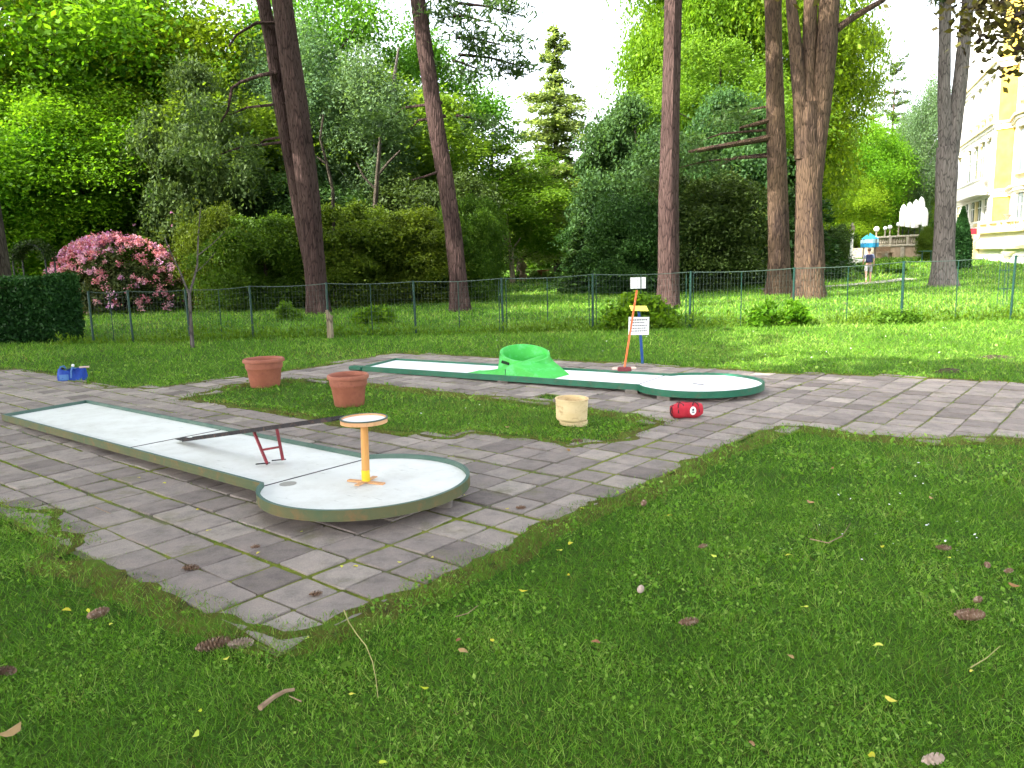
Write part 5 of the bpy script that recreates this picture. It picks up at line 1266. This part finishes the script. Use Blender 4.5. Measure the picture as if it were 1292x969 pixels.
# ------------------------------------------------------------------ stone lamp, canopy, terrace, parasols
def lamp():
    Y = 50; p = at(1073.5, 335, Y); z0 = T(p.x, Y); H_ = at(1073, 281, Y).z-z0; s = H_/2.9; t = empty('stone_lamp', (p.x, Y, z0), 0, 'white stone lamp column with ornate foot and lantern on the lawn', 'lamp'); t.scale = (s, s, s)
    b = MB(); b.lathe([(.001, 0), (.5, 0), (.5, .10), (.36, .12), (.34, .22), (.22, .26), (.26, .38), (.26, .5), (.16, .56), (.19, .62), (.10, .66), (.001, .67)], 12); b.build('foot', M['stucco_white'], t, True)
    b = MB(); b.lathe([(.001, .64), (.115, .64), (.10, 1.2), (.085, 2.1), (.12, 2.14), (.14, 2.2), (.001, 2.2)], 14); b.build('column', M['stucco_white'], t, True)
    b = MB(); b.lathe([(.001, 2.2), (.12, 2.22), (.20, 2.42), (.17, 2.62), (.21, 2.66), (.10, 2.78), (.03, 2.9), (.001, 2.91)], 6); b.build('lantern', M['stone'], t)
    for k in range(3):
        a = k*2.09+.4; b = MB(); b.tube([(.3*math.cos(a), .3*math.sin(a), .1), (.42*math.cos(a), .42*math.sin(a), .3), (.22*math.cos(a), .22*math.sin(a), .5)], [.05, .06, .03], 6); b.build('scroll', M['stucco_white'], t, True)
    p = at(1058, 334, 49)
    for k, (a, Yk) in enumerate([(1057, 49), (1087, 50.5)]):
        q = at(a, 334, Yk); b = MB(); b.box((0, 0, .12), (.9, .35, .22), ch=.04); o = b.build('stone_block', M['stucco_white'], None, False, (q.x, Yk, T(q.x, Yk))); tag(o, ['low white stone block left of the lamp foot', 'low white stone block right of the lamp foot'][k], 'stone block')
lamp()
def canopy():
    Y = 60; c = at(1097, 312, Y); z0 = T(c.x, Y); t = empty('canopy_tent', (c.x, Y, z0), .2, 'small bright blue canopy tent with pale stripe behind the walker', 'tent')
    zt = at(1097, 294, Y).z-z0; zm = at(1097, 301.5, Y).z-z0; zb = at(1097, 312, Y).z-z0; r = 10.5/F*Y; n = 6
    b = MB(); ring = lambda rr, z: [(rr*math.cos(2*math.pi*k/n+.26), rr*math.sin(2*math.pi*k/n+.26), z) for k in range(n)]
    vs = [(0, 0, zt)]+ring(r, zm)+ring(r*.97, zm-.03); b.add(vs, [(0, 1+k, 1+(k+1) % n) for k in range(n)]+[(1+k, 1+(k+1) % n, 1+n+(k+1) % n, 1+n+k) for k in range(n)]); b.build('roof', M['blue_canopy'], t)
    b = MB(); vs = ring(r, zm-.02)+ring(r*1.01, zm-(zm-zb)*.5); b.add(vs, [(k, (k+1) % n, n+(k+1) % n, n+k) for k in range(n)]); b.build('stripe', mat_rough('pale_stripe', (.45, .68, .78), (.55, .76, .84), 4), t)
    b = MB(); vs = ring(r*1.01, zm-(zm-zb)*.5)+ring(r*1.0, zb); b.add(vs, [(k, (k+1) % n, n+(k+1) % n, n+k) for k in range(n)]); b.build('valance', M['blue_canopy'], t)
    for k in range(4): a = k*1.57+.26; b = MB(); b.tube([(r*.9*math.cos(a), r*.9*math.sin(a), 0), (r*.9*math.cos(a), r*.9*math.sin(a), zm)], .03, 6); b.build('pole', M['iron'], t)
canopy()
def terrace():
    A = at(1104, 320, 62); B = at(1172, 320, 54.5); Cc = at(1215, 320, 52.5)
    z0 = T(A.x, A.y); t = empty('terrace_wall', (A.x, A.y, z0), 0, 'tan stone terrace wall with cornice and balustrade left of the double trunk', 'wall')
    def seg(P, Q, zt, name='wall'):
        d = Vector((Q.x-P.x, Q.y-P.y, 0)); L = d.length; an = math.atan2(d.y, d.x); return d, L, an
    ztop = at(1104, 312, 62).z-z0; zr = at(1104, 299, 62).z-z0
    for (P, Q) in ((A, B), (B, Cc)):
        d, L, an = seg(P, Q, 0); o = Vector((P.x-A.x, P.y-A.y, 0)); mid = o+d/2; rm_ = Euler((0, 0, an)).to_matrix()
        b = MB(); b.box((mid.x, mid.y, ztop/2-.3), (L, .5, ztop+.6), rm_); b.build('wall_face', M['stone_pink'], t)
        b = MB(); b.box((mid.x, mid.y, ztop+.08), (L+.2, .7, .16), rm_, .03); b.build('cornice', M['stone'], t)
        b = MB(); b.box((mid.x, mid.y, zr-.05), (L+.1, .36, .14), rm_, .03); b.build('handrail', M['stone'], t)
        n = int(L/.34); b = MB()
        for k in range(n):
            q = o+d*((k+.5)/n)
            if k % 7 == 0: b.box((q.x, q.y, (ztop+.16+zr-.1)/2), (.34, .34, zr-.12-ztop-.16+.1), rm_)
            else: b.lathe([(.06, 0), (.10, (zr-ztop)*.2), (.05, (zr-ztop)*.5), (.07, zr-ztop-.28)], 6, (q.x, q.y, ztop+.16))
        b.build('balusters', M['stone'], t)
        b = MB()
        for k in range(4):
            q = o+d*((k+.1)/3.4) if k < 4 else o; q = q+Vector((d.y, -d.x, 0)).normalized()*.27*(1); b.box((q.x, q.y, ztop/2-.1), (.5, .12, ztop+.15), rm_)
        b.build('wall_pier', M['stone'], t)
    # fill behind: the raised terrace floor
    b = MB(); b.prism([(A.x, A.y+.3), (B.x+.1, B.y+.3), (Cc.x+.2, Cc.y+.3), (34, 52), (36, 64), (A.x, 66)], z0-.5, z0+ztop-.02); o = b.build('terrace_floor', M['stone']); tag(o, kind='structure')
    # globes on the balustrade
    for k, (px_, py_, sz, l) in enumerate([(1106, 289, 6.5, 'larger white globe on the left corner of the balustrade'), (1117, 288, 4.5, 'small white globe second on the balustrade'), (1123, 286.5, 5, 'small white globe third on the balustrade'), (1134, 283, 5.5, 'white globe on the balustrade left of the parasols')]):
        f_ = (px_-1104)/68; Y = 62-7.5*f_; c = at(px_, py_, Y); r = sz/2/F*Y; q = empty('globe_lamp', (c.x, Y, z0+zr), 0, l, 'globe lamp', 'white globes on the balustrade'); h = c.z-(z0+zr)
        b = MB(); b.lathe([(.001, h-r)]+[(r*math.cos(a), h+r*math.sin(a)) for a in np.linspace(-1.4, 1.4, 9)]+[(.001, h+r)], 12); b.build('globe', M['white'], q, True)
        b = MB(); b.lathe([(.001, 0), (.10, 0), (.05, .08), (.05, max(h-r, .1)), (.001, max(h-r, .1)+.01)], 8); b.build('stem', M['stone'], q)
    # closed white parasols on the terrace
    for k, (px_, ty, by, w_) in enumerate([(1139, 258, 286, 8.5), (1146.5, 255, 287, 8.5), (1154, 252, 288, 9), (1161, 248.5, 284, 9), (1166.5, 262, 286, 7)]):
        Y = 60-k*1.1; c = at(px_, by, Y); top = at(px_, ty, Y).z; zf = z0+ztop-.02; r = w_/2/F*Y; q = empty('closed_parasol', (c.x, Y, zf), 0, 'closed white parasol on the terrace, ' + ['leftmost of the row', 'second from the left', 'middle of the row', 'tallest, fourth from the left', 'lowest at the right end of the row'][k], 'parasol', 'closed white parasols on the terrace')
        h = top-zf; hb = c.z-zf; b = MB(); b.lathe([(.03, hb), (r*.9, hb+.05), (r, hb+(h-hb)*.3), (r*.95, hb+(h-hb)*.7), (r*.6, hb+(h-hb)*.92), (.03, h), (.001, h+.02)], 12, fn=lambda p_, a: (p_[0]*(1+.06*math.sin(6*a)), p_[1]*(1+.06*math.sin(6*a)), p_[2])); b.build('cover', M['white'], q, True)
        b = MB(); b.tube([(0, 0, 0), (0, 0, max(hb+.1, .2))], .03, 6); b.build('pole', M['iron'], q)
terrace()
# bench and green table near the terrace foot
def bits():
    Y = 46; p = at(1168, 340, Y); t = empty('garden_table', (p.x, Y, T(p.x, Y)), 0, 'small dark green garden table left of the double trunk', 'table'); s = .8
    b = MB(); b.box((0, 0, .62), (.75, .5, .04), ch=.01); b.build('table_top', M['fence_green'], t)
    for x in (-.25, .25): b = MB(); b.tube([(x, 0, 0), (x, 0, .6)], .04, 6); b.build('leg', M['fence_green'], t)
    Y = 57; p = at(1116, 330, Y); t = empty('garden_bench', (p.x, Y, T(p.x, Y)), .2, 'brown wooden bench against the foot of the terrace wall', 'bench')
    b = MB(); b.box((0, 0, .42), (1.1, .4, .05)); b.build('seat', M['stick'], t)
    b = MB(); b.box((0, .2, .68), (1.1, .05, .35)); b.build('backrest', M['stick'], t)
    for x in (-.45, .45): b = MB(); b.box((x, 0, .2), (.07, .4, .4)); b.build('leg', M['stick'], t)
    # planter bowl on tall green frame
    Y = 20.5; p = gr(1270, 388); c = at(1272, 318, Y); x = c.x; z0 = T(x, Y); t = empty('planter_stand', (x, Y, z0), 0, 'cream planter bowl on a tall thin green four legged frame', 'planter')
    h = at(1272, 326, Y).z-z0; b = MB(); b.lathe([(.001, h-.02), (.06, h-.02), (.10, h+.06), (.16, h+.14), (.165, h+.17), (.14, h+.17), (.001, h+.12)], 16); b.build('bowl', M['stucco_cream'], t, True)
    for dx, dy in ((-.12, -.12), (.12, -.12), (.12, .12), (-.12, .12)): b = MB(); b.tube([(dx, dy, 0), (dx*.9, dy*.9, h)], .009, 6); b.build('leg', M['fence_green'], t)
    b = MB()
    for z in (h*.35, h*.75): b.box((0, -.12, z), (.24, .012, .012)); b.box((0, .12, z), (.24, .012, .012)); b.box((-.12, 0, z), (.012, .24, .012)); b.box((.12, 0, z), (.012, .24, .012))
    b.build('frame', M['fence_green'], t)
bits()
# ------------------------------------------------------------------ palace
def palace():
    Z0 = .8; t = empty('palace', (29, 47, 0), 0, 'yellow and white palace facade with cornices behind the double trunk', 'building'); O = Vector((29, 47, 0))
    # plan polyline, far to near: (x, y)
    def P(px, Y): q = at(px, 300, Y); return (q.x, Y)
    p0 = P(1192, 66); p1 = P(1214, 57.5); p1b = P(1216, 56.5); p2 = P(1249, 48.3); p3 = P(1271, 47.6); p4 = P(1277, 45.2); p5 = P(1296, 43.2); p6 = P(1340, 41.5); p7 = P(1420, 40.5)
    back = [(50, 40.5), (56, 70), (p0[0]+4, 72)]
    plan = [p0, p1, p2, p3, p4, p5, p6, p7]
    LED = [at(1262, 286, 47.5).z, at(1262, 239, 47.5).z, at(1262, 152, 47.5).z, at(1262, 72, 47.5).z, 17.5]
    floors = [(Z0-.6, LED[0]), (LED[0], LED[1]), (LED[1], LED[2]), (LED[2], LED[3]), (LED[3], LED[4])]
    def off(pl, d):
        res = []
        for i, p in enumerate(pl):
            a = Vector(pl[max(i-1, 0)]); b_ = Vector(pl[min(i+1, len(pl)-1)]); q = (b_-a).normalized(); n_ = Vector((q.y, -q.x))
            if n_.x > 0 and n_.y > 0: n_ = -n_
            n_ = Vector((q.y, -q.x)) if Vector((q.y, -q.x)).dot(Vector((-1, -.5))) > 0 else Vector((-q.y, q.x)); res.append((p[0]+n_.x*d, p[1]+n_.y*d))
        return res
    # body: faces per segment so that the camera-facing return is yellow
    segmat = {0: 0, 1: 0, 2: 1, 3: 0, 4: 0, 5: 0, 6: 0}
    for fi, (z0, z1) in enumerate(floors):
        pass
    ring = plan+back; n = len(ring)
    b = MB(); vs = [(x-O.x, y-O.y, Z0-1) for x, y in ring]+[(x-O.x, y-O.y, LED[4]) for x, y in ring]
    b.v = vs
    for i in range(n): b.f.append((i, (i+1) % n, n+(i+1) % n, n+i)); b.mi.append(1 if i == 2 else 0)
    b.f.append(tuple(range(n, 2*n))); b.mi.append(0)
    b.build('wall', [M['stucco_white'], M['stucco_yellow']], t)
    # cornices
    for zi, z in enumerate(LED[:4]):
        for dd, hh_, dz in ((.34, .14, 0), (.22, .16, -.16), (.12, .14, -.32)):
            if zi == 0 and dd < .3: continue
            o_ = off(plan, dd); i_ = off(plan, -.05); b = MB(); m_ = len(plan)
            for k in range(m_-1):
                q = [o_[k], o_[k+1], i_[k+1], i_[k]]; b.prism([(x-O.x, y-O.y) for x, y in q], z+dz-hh_/2, z+dz+hh_/2)
            b.build('cornice', M['stucco_white'] if dd < .3 or zi == 0 else M['stucco_cream'], t)
    # windows along a segment
    def window(A, B, f, z0, z1, w_, arch=False, tall=True, yellow=True):
        a = Vector(A); c = Vector(B); d = (c-a); L = d.length; d.normalize(); nrm = Vector((d.y, -d.x)); nrm = nrm if nrm.dot(Vector((-1, -.6))) > 0 else -nrm
        p = a+d*L*f; an = math.atan2(d.y, d.x); rm_ = Euler((0, 0, an)).to_matrix(); q = p+nrm*.02
        h = z1-z0
        b = MB(); b.box((q.x-O.x, q.y-O.y, (z0+z1)/2), (w_+.36, .10, h+.30), rm_); fr = b.build('window', M['stucco_white'] if not yellow else M['stucco_cream'], t)
        q2 = p+nrm*.085; b = MB(); b.box((q2.x-O.x, q2.y-O.y, (z0+z1)/2-.02), (w_, .03, h), rm_); b.build('pane', M['glass_dark'], fr)
        if arch:
            pts = []; b = MB(); 
            for k in range(9): an_ = math.pi*k/8; pts.append((math.cos(an_)*w_/2, math.sin(an_)*w_/2))
            vs = [];
            for (x_, z_) in pts:
                g = q2+nrm*.016+d*x_; vs.append((g.x-O.x, g.y-O.y, z1+z_-.02))
            b.add(vs, [tuple(range(9))]); b.build('arch_pane', M['glass_dark'], fr)
        q3 = p+nrm*.10; b = MB(); b.box((q3.x-O.x, q3.y-O.y, (z0+z1)/2), (.06, .05, h), rm_); b.box((q3.x-O.x, q3.y-O.y, z0+h*.66), (w_, .05, .06), rm_); b.build('mullion', M['stucco_white'], fr)
        q4 = p+nrm*.16; b = MB(); b.box((q4.x-O.x, q4.y-O.y, z0-.12), (w_+.5, .30, .12), rm_); b.build('sill', M['stucco_white'], fr); b = MB(); b.box((q4.x-O.x, q4.y-O.y, z1+(.22 if not arch else w_/2+.1)), (w_+.5, .26, .12), rm_); b.build('lintel', M['stucco_white'], fr)
    for f in (.18, .42, .66, .88):
        window(p1, p2, f, LED[0]+.5, LED[0]+1.7, .9, True); window(p1, p2, f, LED[1]+.9, LED[1]+3.0, 1.0); window(p1, p2, f, LED[2]+.8, LED[2]+2.7, 1.0)
    for f in (.3, .7): window(p0, p1, f, LED[0]+.5, LED[0]+1.7, .9, True); window(p0, p1, f, LED[1]+.9, LED[1]+3.0, 1.0)
    for A_, B_ in ((p4, p5), (p5, p6), (p6, p7)):
        window(A_, B_, .5, LED[0]+.35, LED[0]+1.5, .75, True); window(A_, B_, .5, LED[1]+.8, LED[1]+3.0, 1.05); window(A_, B_, .5, LED[2]+.8, LED[2]+2.7, 1.0)
    # pilasters
    def pil(A, B, f, z0, z1, w_, mt):
        a = Vector(A); c = Vector(B); d = (c-a); L = d.length; d.normalize(); nrm = Vector((d.y, -d.x)); nrm = nrm if nrm.dot(Vector((-1, -.6))) > 0 else -nrm
        p = a+d*L*f+nrm*.07; b = MB(); b.box((p.x-O.x, p.y-O.y, (z0+z1)/2), (w_, .18, z1-z0), Euler((0, 0, math.atan2(d.y, d.x))).to_matrix()); b.build('pilaster', mt, t)
    for f in (.04, .30, .54, .77, .97):
        for k in (1, 2, 3): pil(p1, p2, f, LED[k-1]+.1, LED[k]-.42, .45, M['stucco_white'] if f != .54 else M['stucco_cream'])
    for A_, B_ in ((p4, p5), (p5, p6)):
        for f in (.06, .94):
            for k in (1, 2, 3): pil(A_, B_, f, LED[k-1]+.1, LED[k]-.42, .38, M['stucco_white'])
    # balcony balustrade over first ledge
    a = Vector(off([p1, p2], .6)[0]); c = Vector(off([p1, p2], .6)[1]); d = c-a; L = d.length; an = math.atan2(d.y, d.x); rm_ = Euler((0, 0, an)).to_matrix(); mid = (a+c)/2; z = LED[1]
    b = MB(); b.box((mid.x-O.x+.3, mid.y-O.y, z-.08), (L*.98, 1.0, .2), rm_); b.box((mid.x-O.x, mid.y-O.y, z+.75), (L*.98, .16, .10), rm_); n_ = int(L/.3)
    for k in range(n_): q = a+d*((k+.5)/n_*.96+.02); b.lathe([(.04, 0), (.08, .15), (.04, .45), (.05, .68)], 6, (q.x-O.x, q.y-O.y, z+.03))
    b.build('balcony', M['stucco_white'], t)
    # terrace in front of the palace with wall, steps, balustrade
    w1 = P(1236, 45.5); w2 = P(1268, 41.0); w3 = P(1300, 38.2); w4 = P(1400, 37); ztt = at(1250, 294, 45).z
    t2 = empty('palace_terrace', (w1[0], w1[1], Z0), 0, 'white raised terrace with balustrade at the foot of the palace', 'terrace'); O2 = Vector((w1[0], w1[1], Z0))
    poly = [w1, w2, w3, w4, (48, 40), (34, 50), (w1[0]+1.2, 48)]
    b = MB(); b.prism([(x-O2.x, y-O2.y) for x, y in poly], -.8, ztt-Z0); b.build('terrace_base', M['stucco_white'], t2)
    for A_, B_ in ((w1, w2), (w2, w3), (w3, w4)):
        a = Vector(A_); c = Vector(B_); d = c-a; L = d.length; an = math.atan2(d.y, d.x); rm_ = Euler((0, 0, an)).to_matrix(); mid = (a+c)/2-Vector((O2.x, O2.y)); zz = ztt-Z0
        b = MB(); b.box((mid.x, mid.y, zz+.04), (L, .4, .12), rm_); b.box((mid.x, mid.y, zz+.52), (L, .28, .1), rm_); n_ = max(2, int(L/.3))
        for k in range(n_):
            q = a+d*((k+.5)/n_)-Vector((O2.x, O2.y))
            if k % 6 == 0: b.box((q.x, q.y, zz+.3), (.34, .34, .42), rm_)
            else: b.lathe([(.05, 0), (.09, .12), (.04, .3), (.06, .38)], 6, (q.x, q.y, zz+.1))
        b.build('balustrade', M['stucco_cream'], t2)
        b = MB(); b.box((mid.x, mid.y-.02, zz*.45), (L*.96, .44, zz*.12), rm_); b.build('plinth_band', M['stucco_cream'], t2)
    # steps going down to the left
    s0 = P(1226, 46.3); st = empty('garden_steps', (s0[0], s0[1], Z0), 0, 'stone stairway with sloping sides descending from the palace terrace', 'steps')
    b = MB(); nst = 9; hstep = (ztt-Z0)/nst
    for k in range(nst): b.box((-.9+.28*k/1.0*.8, 0, hstep*(k+1)/2), (.28, 1.3, hstep*(k+1)))
    b.build('treads', M['stone'], st)
    for dy in (-.75, .75):
        b = MB(); b.add([(-1.1, dy-.1, 0), (1.2, dy-.1, 0), (1.2, dy-.1, ztt-Z0+.4), (-1.1, dy-.1, .5), (-1.1, dy+.1, 0), (1.2, dy+.1, 0), (1.2, dy+.1, ztt-Z0+.4), (-1.1, dy+.1, .5)], [(0, 1, 2, 3), (7, 6, 5, 4), (3, 2, 6, 7), (0, 3, 7, 4), (1, 5, 6, 2)]); b.build('side_wall', M['stucco_cream'], st)
    q = at(1228.5, 292, 45.3); o = empty('red_sign', (q.x, 45.3, Z0), 0, 'small red panel hanging by the palace stairway', 'sign'); b = MB(); b.box((0, 0, q.z-Z0), (.34, .04, .34), ch=.01); b.build('panel', M['cloth_red'], o); b = MB(); b.tube([(0, .04, 0), (0, .04, q.z-Z0+.1)], .02, 6); b.build('pole', M['iron'], o)
    q = at(1273, 284, 41); o = empty('stone_vase', (q.x, 41.2, ztt+.5), 0, 'stone vase on the palace terrace balustrade', 'vase'); b = MB(); b.lathe([(.001, 0), (.12, 0), (.05, .08), (.2, .3), (.22, .36), (.001, .3)], 14); b.build('vase_body', M['stone'], o, True)
palace()
# ------------------------------------------------------------------ person walking away
def person():
    Y = gr(1095, 357).y; p = gr(1095, 357); s = (at(1096, 313, Y).z-p.z)/1.78
    root = empty('person', tuple(p), -.35, 'person walking in grey blue shirt and light shorts with dark backpack', 'person'); root.scale = (s, s, s)
    def skin(name, joints, edges, mat, sub=1):
        me = bpy.data.meshes.new(name); me.from_pydata([j[:3] for j in joints], edges, []); o = bpy.data.objects.new(name, me); COL.objects.link(o)
        m_ = o.modifiers.new('s', 'SKIN'); 
        for i, j in enumerate(joints):
            me.skin_vertices[0].data[i].radius = (j[3], j[4] if len(j) > 4 else j[3])
            me.skin_vertices[0].data[i].use_root = (i == 0)
        m2 = o.modifiers.new('u', 'SUBSURF'); m2.levels = sub; m2.render_levels = sub
        dg = bpy.context.evaluated_depsgraph_get(); nm = bpy.data.meshes.new_from_object(o.evaluated_get(dg)); o.modifiers.clear(); o.data = nm; nm.materials.clear(); nm.materials.append(mat)
        nm.polygons.foreach_set('use_smooth', [True]*len(nm.polygons)); o.parent = root; return o
    # body: x sideways, y forward, z up ; walking pose
    J = [(0, 0, .95, .11, .085), (0, 0, 1.15, .11, .08), (0, .01, 1.38, .13, .08), (0, .01, 1.50, .05), (0, .03, 1.60, .075), (0, .03, 1.72, .075),
         (.10, 0, .90, .075), (.11, .16, .50, .055), (.11, .10, .10, .038), (.11, .22, .05, .035),
         (-.10, 0, .90, .075), (-.11, -.08, .50, .055), (-.11, -.32, .17, .038), (-.11, -.24, .06, .035),
         (.19, 0, 1.42, .05), (.24, -.08, 1.15, .038), (.24, .06, .93, .030), (.24, .10, .84, .032),
         (-.19, 0, 1.42, .05), (-.24, .08, 1.15, .038), (-.24, .26, 1.00, .030), (-.24, .34, .96, .032)]
    E_ = [(0, 1), (1, 2), (2, 3), (3, 4), (4, 5), (0, 6), (6, 7), (7, 8), (8, 9), (0, 10), (10, 11), (11, 12), (12, 13), (2, 14), (14, 15), (15, 16), (16, 17), (2, 18), (18, 19), (19, 20), (20, 21)]
    skin('body', J, E_, M['skin'], 2)
    skin('shirt', [(0, 0, .98, .14, .11), (0, 0, 1.18, .135, .10), (0, .01, 1.40, .15, .10), (.19, 0, 1.43, .07), (.235, -.06, 1.22, .06), (-.19, 0, 1.43, .07), (-.235, .06, 1.22, .06)], [(0, 1), (1, 2), (2, 3), (3, 4), (2, 5), (5, 6)], M['shirt'])
    skin('shorts', [(0, 0, .97, .13, .11), (.10, .02, .86, .095), (.11, .14, .55, .085), (-.10, 0, .86, .095), (-.11, -.06, .55, .085)], [(0, 1), (1, 2), (0, 3), (3, 4)], M['shorts'])
    b = MB(); b.box((0, -.20, 1.25), (.32, .18, .42), ch=.05); b.build('backpack', M['pack'], root, True)
    b = MB(); b.lathe([(.001, 1.80), (.06, 1.79), (.09, 1.73), (.092, 1.66), (.07, 1.63)], 12, (0, .005, 0)); b.build('hair', M['hair'], root, True)
    for s_, J_ in ((1, (.11, .17, .035)), (-1, (-.11, -.27, .06))):
        b = MB(); b.box(J_, (.09, .25, .07), ch=.02); b.build('shoe', M['stick'], root)
person()
